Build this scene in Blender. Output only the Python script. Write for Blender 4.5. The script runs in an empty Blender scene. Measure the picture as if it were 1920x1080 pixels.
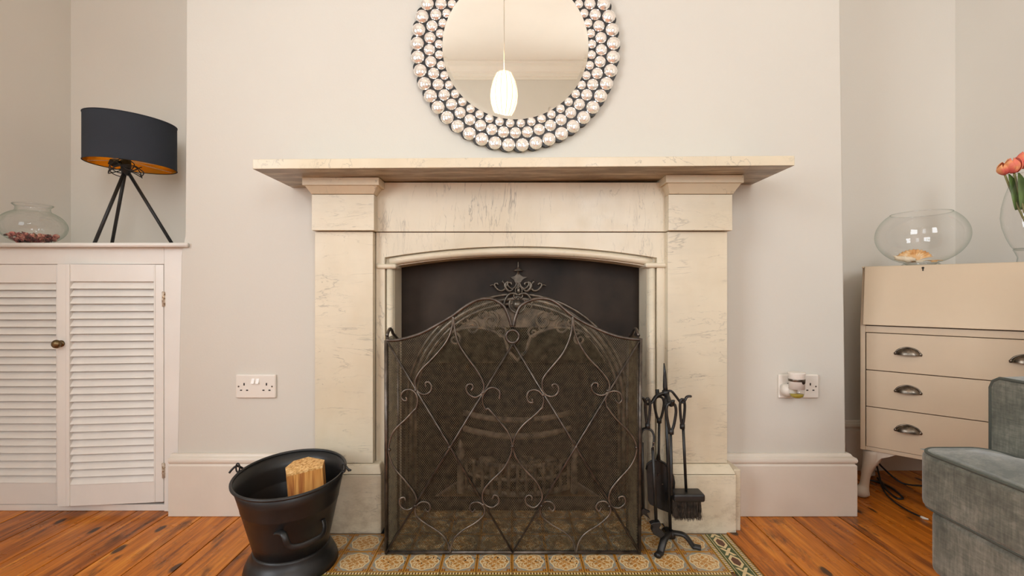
import bpy, bmesh, math, random
from mathutils import Vector, Matrix
random.seed(7)
S = bpy.context.scene
COL = S.collection
PI = math.pi
# ------------------------------------------------------------------ camera / light
F = 860.0; CX = 960.0; CY = 548.0; CH = 0.807
cam_d = bpy.data.cameras.new('camera'); cam = bpy.data.objects.new('camera', cam_d); COL.objects.link(cam)
cam.location = (0, 0, CH); cam.rotation_euler = (PI/2, 0, 0)
cam_d.sensor_width = 36; cam_d.lens = 36*F/1920; cam_d.shift_y = (CY-540)/1920; cam_d.clip_start = .02
S.camera = cam
S.view_settings.view_transform = 'Standard'; S.view_settings.look = 'None'
S.view_settings.exposure = -0.21; S.view_settings.gamma = 1; S.view_settings.use_curve_mapping = False
W = bpy.data.worlds.new('world'); S.world = W; W.use_nodes = True
W.node_tree.nodes['Background'].inputs[0].default_value = (.75, .87, 1, 1)
W.node_tree.nodes['Background'].inputs[1].default_value = 2.2

def area(name, loc, rot, sx, sy, power, col):
    l = bpy.data.lights.new(name, 'AREA'); l.shape = 'RECTANGLE'; l.size = sx; l.size_y = sy; l.energy = power; l.color = col
    o = bpy.data.objects.new(name, l); COL.objects.link(o); o.location = loc; o.rotation_euler = rot; return o
def point(name, loc, power, col, r=.03):
    l = bpy.data.lights.new(name, 'POINT'); l.energy = power; l.color = col; l.shadow_soft_size = r
    o = bpy.data.objects.new(name, l); COL.objects.link(o); o.location = loc; return o
# daylight through the window in the left wall and the two behind the camera
area('daylight_left', (-2.13, -.60, 1.75), (0, -PI/2, 0), 1.75, 1.5, 104, (.90, .95, 1))
area('daylight_back_left', (-.95, -2.07, 1.85), (PI/2, 0, 0), .85, 1.7, 14, (.9, .95, 1))
PEND = (-.064, -.40, 2.40)
area('daylight_back_right', (.95, -2.07, 1.85), (PI/2, 0, 0), .85, 1.7, 62, (.9, .95, 1))
point('pendant_light', (PEND[0], PEND[1], 2.33), 92, (1, .66, .34), .05)

# ------------------------------------------------------------------ helpers
def P(px, py, Y): return Vector(((px-CX)*Y/F, Y, CH-(py-CY)*Y/F))
def X(px, Y): return (px-CX)*Y/F
def Z(py, Y): return CH-(py-CY)*Y/F

class E:
    """small expression wrapper over math nodes"""
    nt = None
    def __init__(s, v): s.v = v
    @staticmethod
    def op(o, *a):
        n = E.nt.nodes.new('ShaderNodeMath'); n.operation = o
        for i, x in enumerate(a):
            if isinstance(x, E): x = x.v
            if isinstance(x, (int, float)): n.inputs[i].default_value = x
            else: E.nt.links.new(x, n.inputs[i])
        return E(n.outputs[0])
    def __add__(s, o): return E.op('ADD', s, o)
    __radd__ = __add__
    def __sub__(s, o): return E.op('SUBTRACT', s, o)
    def __rsub__(s, o): return E.op('SUBTRACT', o, s)
    def __mul__(s, o): return E.op('MULTIPLY', s, o)
    __rmul__ = __mul__
    def __truediv__(s, o): return E.op('DIVIDE', s, o)
    def lt(s, o): return E.op('LESS_THAN', s, o)
    def gt(s, o): return E.op('GREATER_THAN', s, o)
def eabs(a): return E.op('ABSOLUTE', a)
def emax(a, b): return E.op('MAXIMUM', a, b)
def emin(a, b): return E.op('MINIMUM', a, b)
def esin(a): return E.op('SINE', a)
def ecos(a): return E.op('COSINE', a)
def esq(a): return E.op('SQRT', a)

class Mat:
    def __init__(s, name, col=(.5, .5, .5), rough=.5, metal=0, **kw):
        s.m = bpy.data.materials.new(name); s.m.use_nodes = True; s.nt = s.m.node_tree
        s.b = s.nt.nodes['Principled BSDF']
        s.b.inputs['Base Color'].default_value = (*col, 1); s.b.inputs['Roughness'].default_value = rough
        s.b.inputs['Metallic'].default_value = metal
        for k, v in kw.items(): s.b.inputs[k.replace('_', ' ')].default_value = v
        s.tc = s.nt.nodes.new('ShaderNodeTexCoord')
    def L(s, a, b): s.nt.links.new(a.v if isinstance(a, E) else a, b)
    def vec(s, kind='Object', scale=(1, 1, 1), rot=(0, 0, 0), rnd=False):
        mp = s.nt.nodes.new('ShaderNodeMapping'); mp.inputs['Scale'].default_value = scale; mp.inputs['Rotation'].default_value = rot
        src = s.tc.outputs[kind]
        if rnd:
            oi = s.nt.nodes.new('ShaderNodeObjectInfo'); mu = s.nt.nodes.new('ShaderNodeVectorMath'); mu.operation = 'SCALE'
            cb = s.nt.nodes.new('ShaderNodeCombineXYZ'); 
            for i in range(3): s.L(oi.outputs['Random'], cb.inputs[i])
            s.L(cb.outputs[0], mu.inputs[0]); mu.inputs['Scale'].default_value = 37
            ad = s.nt.nodes.new('ShaderNodeVectorMath'); ad.operation = 'ADD'
            s.L(src, ad.inputs[0]); s.L(mu.outputs[0], ad.inputs[1]); src = ad.outputs[0]
        s.L(src, mp.inputs['Vector']); return mp.outputs[0]
    def noise(s, v, scale=5, detail=4, rough=.5, dist=0):
        n = s.nt.nodes.new('ShaderNodeTexNoise'); n.inputs['Scale'].default_value = scale; n.inputs['Detail'].default_value = detail
        n.inputs['Roughness'].default_value = rough; n.inputs['Distortion'].default_value = dist
        s.L(v, n.inputs['Vector']); return n.outputs['Fac']
    def ramp(s, fac, stops, interp='LINEAR'):
        r = s.nt.nodes.new('ShaderNodeValToRGB'); r.color_ramp.interpolation = interp
        e = r.color_ramp.elements
        while len(e) < len(stops): e.new(.5)
        for i, (p, c) in enumerate(stops):
            e[i].position = p; e[i].color = (*c, 1) if isinstance(c, tuple) else (c, c, c, 1)
        s.L(fac, r.inputs[0]); return r.outputs[0]
    def mix(s, fac, a, b, mode='MIX'):
        n = s.nt.nodes.new('ShaderNodeMix'); n.data_type = 'RGBA'; n.blend_type = mode
        for sock, x in ((n.inputs['Factor'], fac), (n.inputs['A'], a), (n.inputs['B'], b)):
            if isinstance(x, E): x = x.v
            if isinstance(x, (int, float)): sock.default_value = x
            elif isinstance(x, tuple): sock.default_value = (*x, 1)
            else: s.L(x, sock)
        return n.outputs['Result']
    def col(s, c): s.L(c, s.b.inputs['Base Color'])
    def bump(s, h, strength=.2, dist=.002):
        n = s.nt.nodes.new('ShaderNodeBump'); n.inputs['Strength'].default_value = strength; n.inputs['Distance'].default_value = dist
        s.L(h, n.inputs['Height']); s.L(n.outputs[0], s.b.inputs['Normal'])

def paint(name, col, rough=.5, var=.04, bscale=60, bstr=.15, metal=0, nscale=3, **kw):
    m = Mat(name, col, rough, metal, **kw)
    n = m.noise(m.vec(), nscale, 5)
    d = tuple(max(0, c*(1-var*2)) for c in col); u = tuple(min(1, c*(1+var*2)) for c in col)
    m.col(m.ramp(n, [(.3, d), (.7, u)]))
    if bstr: m.bump(m.noise(m.vec(), bscale, 3), bstr, .001)
    return m.m

def marble(name, rot, tint=(.735, .645, .485), dirt=.5, soot=False):
    m = Mat(name, tint, .32)
    v = m.vec('Object', (1, 1, 1), (0, 0, 0))
    big = m.noise(v, 3, 5)
    base = m.ramp(big, [(.3, tuple(c*.88 for c in tint)), (.6, tint), (.8, tuple(min(1, c*1.06) for c in tint))])
    # veins stretched along one direction
    sc = {'h': (1.3, 3, 7), 'v': (7, 3, 1.3), 'd': (4, 3, 4)}[rot]
    E.nt = m.nt; cur = base
    for rot_, s_, w_, st_, colr, th_ in ((.28, 1.5, .010, .50, (.25, .215, .17), .47), (-.40, 2.6, .008, .42, (.30, .27, .22), .50), (.75, 1.1, .006, .55, (.17, .15, .12), .50), (-.15, 4.6, .012, .30, (.33, .28, .21), .52)):
        vv = m.vec('Object', sc, (0, rot_, 0))
        n1 = E(m.noise(vv, s_, 6, .58, .5))
        line = 1-emin(eabs(n1-.5)/w_, 1)
        gate = emax(emin((E(m.noise(m.vec('Object', (1, 1, 1), (rot_*5, 0, 0)), 7, 3))-th_)*9, 1), 0)
        cur = m.mix(line*gate*st_, cur, colr)
    wash = emax(emin((E(m.noise(m.vec('Object', sc), 2.4, 6, .7))-.52)*4, 1), 0)
    c2 = m.mix(wash*.16, cur, (.38, .35, .30))
    spots = m.noise(m.vec(), 55, 3, .6)
    sp = emax(emin((E(spots)-.72)*14, 1), 0)
    c3 = m.mix(sp*dirt, c2, (.22, .16, .09))
    sz = m.nt.nodes.new('ShaderNodeSeparateXYZ'); m.L(m.tc.outputs['Object'], sz.inputs[0])
    low = emax(emin((.26-E(sz.outputs[2]))*5, 1), 0)
    dim_n = emax(emin((E(m.noise(m.vec('Object', (1, 1, 1.6)), 11, 6, .7))-.46)*5, 1), 0)
    c3 = m.mix(low*dim_n*.5, c3, (.30, .21, .12))  # marble painted patchily darker low down for the dimmer light near the floor
    pat = emax(emin((E(m.noise(m.vec('Object', (1, 1, .7)), 3.2, 5, .6))-.47)*5, 1), 0)
    c3 = m.mix(pat*.30, c3, (.56, .43, .25))
    if soot:   # smoke stain plus shade painted onto the shelf underside
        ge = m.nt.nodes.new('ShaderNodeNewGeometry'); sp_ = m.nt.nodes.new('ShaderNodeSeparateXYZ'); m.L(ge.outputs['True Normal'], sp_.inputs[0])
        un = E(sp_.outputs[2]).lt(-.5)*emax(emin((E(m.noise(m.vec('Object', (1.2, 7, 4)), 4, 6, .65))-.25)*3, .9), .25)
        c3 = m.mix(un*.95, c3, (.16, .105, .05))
    m.col(c3); m.bump(spots, .08, .001)
    rr = E(m.noise(m.vec(), 20, 3))*.25+.22
    m.L(rr, m.b.inputs['Roughness'])
    return m.m

def glass(name, tint=(.93, .97, .95), ior=1.5, strength=1.0):
    m = bpy.data.materials.new(name); m.use_nodes = True; nt = m.node_tree; nt.nodes.clear()
    out = nt.nodes.new('ShaderNodeOutputMaterial'); mx = nt.nodes.new('ShaderNodeMixShader')
    tr = nt.nodes.new('ShaderNodeBsdfTransparent'); gl = nt.nodes.new('ShaderNodeBsdfGlossy'); gl.inputs['Roughness'].default_value = .02
    fr = nt.nodes.new('ShaderNodeLayerWeight'); fr.inputs['Blend'].default_value = .5
    pw = nt.nodes.new('ShaderNodeMath'); pw.operation = 'POWER'; pw.inputs[1].default_value = 4.0; nt.links.new(fr.outputs['Facing'], pw.inputs[0])
    ad = nt.nodes.new('ShaderNodeMath'); ad.operation = 'MULTIPLY_ADD'; ad.inputs[1].default_value = .45; ad.inputs[2].default_value = .065; nt.links.new(pw.outputs[0], ad.inputs[0])
    lw = nt.nodes.new('ShaderNodeLayerWeight'); lw.inputs['Blend'].default_value = .25
    rp = nt.nodes.new('ShaderNodeValToRGB'); rp.color_ramp.elements[0].color = (.99, .99, .99, 1); rp.color_ramp.elements[0].position = .3
    rp.color_ramp.elements[1].color = (*[t*.88 for t in tint], 1); rp.color_ramp.elements[1].position = .95
    nt.links.new(lw.outputs['Facing'], rp.inputs[0]); nt.links.new(rp.outputs[0], tr.inputs[0])
    mu = nt.nodes.new('ShaderNodeMath'); mu.operation = 'MULTIPLY'; mu.inputs[1].default_value = strength; mu.use_clamp = True
    nt.links.new(ad.outputs[0], mu.inputs[0]); nt.links.new(mu.outputs[0], mx.inputs[0])
    nt.links.new(tr.outputs[0], mx.inputs[1]); nt.links.new(gl.outputs[0], mx.inputs[2]); nt.links.new(mx.outputs[0], out.inputs[0])
    return m

class MB:
    def __init__(s): s.v = []; s.f = []; s.sm = []
    def add(s, vs, fs, smooth=False):
        o = len(s.v); s.v += [tuple(v) for v in vs]; s.f += [tuple(i+o for i in f) for f in fs]; s.sm += [smooth]*len(fs); return s
    def box(s, x0, x1, y0, y1, z0, z1):
        vs = [(x, y, z) for x in (x0, x1) for y in (y0, y1) for z in (z0, z1)]
        return s.add(vs, [(0, 1, 3, 2), (4, 6, 7, 5), (0, 4, 5, 1), (2, 3, 7, 6), (0, 2, 6, 4), (1, 5, 7, 3)])
    def hexa(s, a, b):   # two quads a,b (4 pts each) joined
        return s.add(list(a)+list(b), [(0, 1, 2, 3), (7, 6, 5, 4), (0, 4, 5, 1), (1, 5, 6, 2), (2, 6, 7, 3), (3, 7, 4, 0)])
    def prism(s, poly, y0, y1, axis='y', smooth=False):   # poly in (x,z) for y, (x,y) for z, (y,z) for x
        n = len(poly)
        f = {'y': lambda p, t: (p[0], t, p[1]), 'z': lambda p, t: (p[0], p[1], t), 'x': lambda p, t: (t, p[0], p[1])}[axis]
        vs = [f(p, y0) for p in poly]+[f(p, y1) for p in poly]
        return s.add(vs, [tuple(range(n)), tuple(range(2*n-1, n-1, -1))]+[(i, (i+1) % n, n+(i+1) % n, n+i) for i in range(n)], smooth)
    def tube(s, pts, r, n=8, closed=False, cap=True, sx=1.0, up=None):
        pts = [Vector(p) for p in pts]; k = len(pts)
        R = r if isinstance(r, (list, tuple)) else [r]*k
        T = []
        for i in range(k):
            a = pts[(i-1) % k] if (closed or i > 0) else pts[0]; b = pts[(i+1) % k] if (closed or i < k-1) else pts[-1]
            t = (b-a); T.append(t.normalized() if t.length > 1e-9 else Vector((0, 0, 1)))
        u = Vector(up) if up else (Vector((0, 1, 0)) if abs(T[0].y) < .9 else Vector((1, 0, 0)))
        vs = []
        for i in range(k):
            u = (u - T[i]*u.dot(T[i])); u = u.normalized() if u.length > 1e-6 else T[i].orthogonal().normalized()
            w = T[i].cross(u)
            for j in range(n):
                a = 2*PI*(j+.5)/n; vs.append(pts[i]+(u*math.cos(a)*sx+w*math.sin(a))*R[i])
        fs = []
        for i in range(k if closed else k-1):
            i2 = (i+1) % k
            fs += [(i*n+j, i*n+(j+1) % n, i2*n+(j+1) % n, i2*n+j) for j in range(n)]
        if cap and not closed: fs += [tuple(range(n-1, -1, -1)), tuple((k-1)*n+j for j in range(n))]
        return s.add(vs, fs, n > 4)
    def lathe(s, prof, c=(0, 0, 0), n=32, tilt=None, sx=1, sy=1):
        vs = []; k = len(prof)
        for (r, z) in prof:
            for j in range(n):
                a = 2*PI*j/n; v = Vector((r*math.cos(a)*sx, r*math.sin(a)*sy, z))
                if tilt: v = tilt @ v
                vs.append(v+Vector(c))
        fs = [(i*n+j, i*n+(j+1) % n, (i+1)*n+(j+1) % n, (i+1)*n+j) for i in range(k-1) for j in range(n)]
        if prof[0][0] < 1e-6 or True:
            pass
        return s.add(vs, fs, True)
    def ball(s, c, r, n=12, m=8, sc=(1, 1, 1), rot=None):
        prof = [(r*math.sin(PI*i/m)+1e-5, -r*math.cos(PI*i/m)) for i in range(m+1)]
        vs = []
        for (q, z) in prof:
            for j in range(n):
                a = 2*PI*j/n; v = Vector((q*math.cos(a)*sc[0], q*math.sin(a)*sc[1], z*sc[2]))
                if rot: v = rot @ v
                vs.append(v+Vector(c))
        fs = [(i*n+j, i*n+(j+1) % n, (i+1)*n+(j+1) % n, (i+1)*n+j) for i in range(m) for j in range(n)]
        return s.add(vs, fs, True)
    def sweep(s, prof, path, closed=False, smooth=False):
        """prof (offset, z) ; path XY; offset to the right-hand side of travel"""
        k = len(path); n = len(prof); vs = []
        path = [Vector(p) for p in path]
        for i in range(k):
            d1 = (path[i]-path[i-1]).normalized() if i > 0 else None
            d2 = (path[i+1]-path[i]).normalized() if i < k-1 else None
            d1 = d1 or d2; d2 = d2 or d1
            n1 = Vector((d1.y, -d1.x)); n2 = Vector((d2.y, -d2.x)); m = (n1+n2); m = m/m.dot(n1)
            for (o, z) in prof: vs.append((path[i].x+m.x*o, path[i].y+m.y*o, z))
        fs = [(i*n+j, i*n+(j+1) % n, (i+1)*n+(j+1) % n, (i+1)*n+j) for i in range(k-1) for j in range(n)]
        fs += [tuple(range(n)), tuple((k-1)*n+j for j in range(n-1, -1, -1))]
        return s.add(vs, fs, smooth)
    def mesh(s, name, off=(0, 0, 0), weld=False, recalc=True):
        me = bpy.data.meshes.new(name)
        me.from_pydata([(v[0]-off[0], v[1]-off[1], v[2]-off[2]) for v in s.v], [], s.f)
        me.polygons.foreach_set('use_smooth', s.sm)
        bm = bmesh.new(); bm.from_mesh(me)
        if weld: bmesh.ops.remove_doubles(bm, verts=bm.verts, dist=1e-5)
        if recalc: bmesh.ops.recalc_face_normals(bm, faces=bm.faces)
        bm.to_mesh(me); bm.free(); me.update(); return me
    def build(s, name, mat, parent=None, local=False, bevel=0, seg=2, weld=False, sub=0, kind=None, label=None, solid=0):
        off = (0, 0, 0)
        if parent is not None and not local:
            p = parent
            while p.parent: p = p.parent
            off = tuple(p.location)
        me = s.mesh(name, off, weld); me.materials.append(mat)
        o = bpy.data.objects.new(name, me); COL.objects.link(o); o.parent = parent
        if solid:
            md = o.modifiers.new('solid', 'SOLIDIFY'); md.thickness = solid; md.offset = 0
        if bevel:
            md = o.modifiers.new('bevel', 'BEVEL'); md.width = bevel; md.segments = seg; md.limit_method = 'ANGLE'; md.angle_limit = .6
            for p in me.polygons: p.use_smooth = True
            wn = o.modifiers.new('wn', 'WEIGHTED_NORMAL'); wn.keep_sharp = False
        if sub:
            md = o.modifiers.new('sub', 'SUBSURF'); md.levels = sub; md.render_levels = sub
            for p in me.polygons: p.use_smooth = True
        if kind: o['kind'] = kind
        if label: o['label'] = label
        return o

def inst(name, me, parent, loc=(0, 0, 0), rot=(0, 0, 0), scale=(1, 1, 1)):
    o = bpy.data.objects.new(name, me); COL.objects.link(o); o.parent = parent; o.location = loc; o.rotation_euler = rot; o.scale = scale; return o
def thing(name, label, cat, loc=(0, 0, 0), rz=0, group=None):
    o = bpy.data.objects.new(name, None); COL.objects.link(o); o.location = loc; o.rotation_euler = (0, 0, rz)
    o.empty_display_size = .05
    o['label'] = label; o['category'] = cat
    if group: o['group'] = group
    return o
def tag(o, label, cat, group=None, kind=None):
    o['label'] = label; o['category'] = cat
    if group: o['group'] = group
    if kind: o['kind'] = kind
    return o
def spline(pts, n=6, closed=False):
    pts = [Vector(p) for p in pts]; k = len(pts); out = []
    rng = range(k if closed else k-1)
    for i in rng:
        g = lambda j: pts[j % k] if closed else pts[max(0, min(k-1, j))]
        p0, p1, p2, p3 = g(i-1), g(i), g(i+1), g(i+2)
        for q in range(n):
            t = q/n; out.append(.5*((2*p1)+(p2-p0)*t+(2*p0-5*p1+4*p2-p3)*t*t+(3*p1-p0-3*p2+p3)*t**3))
    if not closed: out.append(pts[-1])
    return out

# ------------------------------------------------------------------ materials
M = {}
M['wall'] = paint('wall_paint', (.675, .630, .552), .75, .012, 140, .25, nscale=1.5)
M['alcove'] = paint('lit_wall_paint', (.77, .72, .64), .75, .012, 140, .25, nscale=1.5)  # same wall paint lightened: stronger alcove light put into the colour
M['ceiling'] = paint('ceiling_paint', (.78, .72, .62), .8, .01, 60, .1)
M['trim'] = paint('trim_gloss', (.76, .68, .58), .33, .02, 45, .35, nscale=6)
M['white'] = paint('cupboard_gloss', (.86, .82, .76), .28, .015, 35, .2, nscale=6)
M['plastic'] = paint('socket_plastic', (.82, .755, .67), .3, .01, 60, 0)
M['hole'] = paint('dark_hole', (.02, .015, .012), .8, .05, 60, 0)
M['iron'] = paint('black_iron', (.014, .013, .013), .42, .25, 90, .3, nscale=30)
M['tool'] = paint('tool_iron', (.012, .011, .010), .42, .25, 120, .25, nscale=30)
M['cast'] = paint('cast_iron_plate', (.026, .017, .011), .60, .35, 40, .25, nscale=5, Specular_IOR_Level=.25)
M['relief'] = paint('cast_iron_relief', (.11, .09, .068), .34, .3, 60, .3, metal=.6, nscale=30)
M['ash'] = paint('sooty_iron', (.095, .066, .042), .7, .5, 50, .6, nscale=25)
M['soot'] = paint('firebox_soot', (.014, .010, .007), .9, .4, 30, .5)
M['screen'] = paint('screen_frame_metal', (.10, .082, .068), .32, .25, 60, .15, metal=.75, nscale=40)
M['wire'] = paint('screen_wire', (.13, .105, .062), .45, .3, 60, 0, metal=.5, nscale=60)
M['scroll'] = paint('screen_scroll_metal', (.155, .13, .105), .33, .25, 60, .15, metal=.75, nscale=40)
M['brass'] = paint('aged_brass', (.17, .115, .055), .32, .3, 40, .1, metal=.9, nscale=50)
M['pewter'] = paint('bronze_handle', (.16, .13, .10), .3, .3, 40, .1, metal=.9, nscale=50)
M['navy'] = paint('charcoal_linen', (.030, .036, .048), .85, .1, 400, .5)
M['cream'] = paint('bureau_paint', (.61, .47, .325), .42, .02, 30, .15, nscale=4)
m = Mat('worn_leg_paint', (.62, .51, .40), .4); E.nt = m.nt
m.col(m.mix(emin(emax((E(m.noise(m.vec(), 38, 3, .6))-.69)*30, 0), 1), (.62, .51, .40), (.06, .08, .10))); M['creamleg'] = m.m
M['black'] = paint('black_cable', (.012, .012, .012), .45, .05, 60, 0)
M['whitecable'] = paint('white_cable', (.75, .68, .58), .45, .05, 60, 0)
M['glass'] = glass('clear_glass', (.80, .90, .84), 1.5, 1.0)
M['glassrim'] = glass('glass_edge', (.45, .62, .53), 1.6, 1.6)
M['pane'] = glass('window_glass', (.95, .97, .97), 1.45, 1)
M['bail'] = M['iron']
m = Mat('hod_steel', (.012, .012, .012), .42)
n_ = m.noise(m.vec(), 90, 4, .7); E.nt = m.nt
m.col(m.mix(emax(emin((E(n_)-.70)*12, 1), 0)*.35, (.012, .012, .012), (.12, .10, .08)))
m.L(E(m.noise(m.vec(), 6, 3))*.25+.28, m.b.inputs['Roughness']); M['hod'] = m.m
m = Mat('gold_foil', (1.0, .64, .13), .28, 1.0); m.bump(m.noise(m.vec(), 18, 3), .35, .006); M['gold'] = m.m
m = Mat('mirror_silver', (.90, .88, .83), .0, 1.0); M['mirror'] = m.m
m = Mat('crystal', (.95, .90, .84), .06, .70); m.b.inputs['Coat Weight'].default_value = .6; m.b.inputs['Coat Roughness'].default_value = .02; M['crystal'] = m.m
# fabric
m = Mat('grey_green_chenille', (.2, .2, .18), .92); E.nt = m.nt
a = m.noise(m.vec('Object', (1, 1, 1)), 9, 6, .65, .4); b = m.noise(m.vec('Object', (240, 240, 26)), 1, 3); c = m.noise(m.vec('Object', (26, 26, 300)), 1, 3)
a2 = m.noise(m.vec('Object', (1, 1, 1)), 38, 4, .7, .5)
f = E(a)*.52+E(a2)*.22+E(b)*.16+E(c)*.12
m.col(m.ramp(f.v, [(.42, (.075, .078, .060)), (.51, (.135, .135, .105)), (.62, (.25, .24, .19))]))
m.b.inputs['Sheen Weight'].default_value = .25; m.bump(f.v, .5, .002); M['fabric'] = m.m
m = Mat('piping_fabric', (.075, .080, .064), .9); m.bump(m.noise(m.vec(), 500, 2), .3, .001); M['piping'] = m.m
# floor wood
m = Mat('pine_board', (.5, .2, .05), .26, 0, Specular_IOR_Level=.32); E.nt = m.nt
g1 = m.noise(m.vec('Object', (16, 1.1, 16), rnd=True), 2.2, 7, .62, .8)
g2 = m.noise(m.vec('Object', (90, 3, 90), rnd=True), 2, 3)
oi = m.nt.nodes.new('ShaderNodeObjectInfo')
f = E(g1)*.8+E(g2)*.22+(E(oi.outputs['Random'])-.5)*.16
c = m.ramp(f.v, [(.33, (.17, .042, .005)), (.45, (.42, .115, .009)), (.57, (.62, .19, .017)), (.70, (.78, .30, .038))])
vo = m.nt.nodes.new('ShaderNodeTexVoronoi'); vo.inputs['Scale'].default_value = 1
m.L(m.vec('Object', (14, 6.5, 14), rnd=True), vo.inputs['Vector'])
wn = m.noise(m.vec('Object', (30, 12, 30), rnd=True), 1.4, 4)
k = E(vo.outputs['Distance'])+(E(wn)-.5)*.20
kn = emax(emin((.20-k)*14, 1), 0)
c = m.mix(kn*.9, c, (.018, .010, .006))
st = m.noise(m.vec('Object', (9, 2.2, 9), rnd=True), 1.6, 6, .7, .5)
c = m.mix(emax(emin((E(st)-.545)*8, 1), 0)*.75, c, (.035, .018, .010))
sc = m.noise(m.vec('Object', (60, 14, 60), rnd=True), 1.5, 3, .7)
c = m.mix(emax(emin((E(sc)-.72)*14, 1), 0)*.5, c, (.62, .42, .25))
m.col(c); m.bump(f.v, .35, .002)
m.L(E(m.noise(m.vec('Object', (3, 3, 3)), 6, 4))*.3+.16, m.b.inputs['Roughness']); M['wood'] = m.m
M['joint'] = paint('floor_gap_dark', (.012, .007, .004), .9, .1, 60, 0)
# tiles
def tilemat(nm='encaustic_tile', lo=.58, k=.7):
    m = Mat(nm, (.5, .4, .3), .30); E.nt = m.nt
    sp = m.nt.nodes.new('ShaderNodeSeparateXYZ'); m.L(m.tc.outputs['Object'], sp.inputs[0])
    s = 1/.1035; u = E(sp.outputs[0])*s; v = E(sp.outputs[1])*s
    au, av = eabs(u), eabs(v); r = esq(u*u+v*v); th = E.op('ARCTAN2', v, u)
    mx, mn = emax(au, av), emin(au, av)
    blue = (.30, .29, .24); orange = (.50, .225, .045); cream = (.72, .56, .32); brown = (.16, .055, .018); amber = (.45, .20, .03)
    c = m.mix(mx.gt(.458), blue, amber)
    # cream outline frame notched at the corners
    c4 = ecos(th*4); R = .392+ecos(th*8)*.018
    ring = eabs(r-R).lt(.020)
    c = m.mix(r.lt(R), c, orange)
    c = m.mix(ring, c, cream)
    tr1 = eabs(esin(th*8)*.055+r-.265).lt(.026)
    tr2 = eabs(ecos(th*4)*.07+r-.17).lt(.022)
    tr4 = eabs(ecos(th*12)*.045+r-.33).lt(.014)
    tr3 = eabs(ecos(th*8)*.04+r-.10).lt(.016)
    pet = (esin(th*8)*r).gt(.20)
    fr = emin(tr1+tr2+tr3+tr4+pet*r.lt(.34), 1)
    c = m.mix(fr*.92, c, cream)
    # grey spandrel scroll lines
    sp2 = eabs(r-.50-c4*.03).lt(.012)*mx.lt(.45)
    c = m.mix(sp2, c, orange)
    cc = emax(eabs(au-.405), eabs(av-.405)).lt(.052)
    c = m.mix(cc, c, brown)
    cr = emin(eabs(au-.405), eabs(av-.405)).lt(.009)*cc
    c = m.mix(cr, c, orange)
    dirt = m.noise(m.vec('Object', (1, 1, 1), rnd=True), 26, 5, .7)
    c = m.mix(emax(emin((E(dirt)-lo)*6, 1), 0)*k, c, (.10, .055, .025))
    m.col(c)
    return m.m
M['tile'] = tilemat(); M['sooty_tile'] = tilemat('ash_dusted_tile', .38, .82)
def bordermat():
    m = Mat('encaustic_border', (.1, .12, .05), .3); E.nt = m.nt
    sp = m.nt.nodes.new('ShaderNodeSeparateXYZ'); m.L(m.tc.outputs['Object'], sp.inputs[0])
    w = .052; u = E(sp.outputs[0])/w; v = E(sp.outputs[1])/.105
    fr = E.op('FRACT', v+100.5)-.5         # one hexagon per tile
    au, av = eabs(u), eabs(fr)
    green = (.045, .075, .022); cream = (.66, .50, .26); brown = (.10, .030, .012)
    hexd = emax(au*3.3, au*1.9+av*3.1)
    c = m.mix(hexd.lt(1.05), green, cream); c = m.mix(hexd.lt(.70), c, brown)
    x = eabs(au-emax((.5-av), 0)*1.3)
    c = m.mix(x.lt(.10)*av.gt(.30), c, cream)
    c = m.mix(au.gt(.42), c, cream); c = m.mix(au.gt(.455), c, green)
    m.col(c); return m.m
M['border'] = bordermat()
def ropemat():
    m = Mat('encaustic_rope', (.5, .35, .2), .3); E.nt = m.nt
    sp = m.nt.nodes.new('ShaderNodeSeparateXYZ'); m.L(m.tc.outputs['Object'], sp.inputs[0])
    u = E(sp.outputs[0]); v = E(sp.outputs[1])
    w = esin(v*(2*PI/.0085)).gt(0)
    c = m.mix(w, (.10, .04, .02), (.72, .60, .38))
    c = m.mix(eabs(u).gt(.0042), c, (.45, .27, .035)); m.col(c); return m.m
M['rope'] = ropemat()
M['grout'] = paint('hearth_grout', (.20, .10, .04), .8, .2, 60, .2)
# shade that glows
m = Mat('pendant_shade_lit', (.9, .8, .65), .6); m.b.inputs['Emission Color'].default_value = (1, .88, .74, 1); m.b.inputs['Emission Strength'].default_value = 1.9; M['pshade'] = m.m
m = Mat('pendant_rib', (.9, .75, .5), .6); m.b.inputs['Emission Color'].default_value = (1, .60, .28, 1); m.b.inputs['Emission Strength'].default_value = .75; M['prib'] = m.m
m = Mat('bulb_glow', (1, .9, .7), .4); m.b.inputs['Emission Color'].default_value = (1, .8, .5, 1); m.b.inputs['Emission Strength'].default_value = 20; M['bulb'] = m.m
# log
m = Mat('split_wood', (.6, .35, .15), .7)
g = m.noise(m.vec('Object', (40, 40, 2.2)), 2, 4, .5, .5)
m.col(m.ramp(g, [(.35, (.34, .10, .018)), (.5, (.58, .24, .05)), (.65, (.72, .35, .09))])); m.bump(g, .4, .002); M['log'] = m.m
m = Mat('log_end_grain', (.7, .45, .2), .8)
g = m.noise(m.vec(), 120, 4, .7); m.col(m.ramp(g, [(.35, (.42, .17, .03)), (.55, (.80, .48, .18)), (.7, (.9, .68, .38))])); m.bump(g, .8, .003); M['logend'] = m.m
M['bristle'] = paint('brush_bristle', (.055, .040, .028), .6, .4, 60, 0, nscale=60)

# ------------------------------------------------------------------ setting
YW = 1.673; YB = 2.10; XL = -2.02; XR = 2.03; YN = -1.96; HC = 3.4
BL, BR = -1.19, 1.21
def struct(o): o['kind'] = 'structure'; return o
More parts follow.
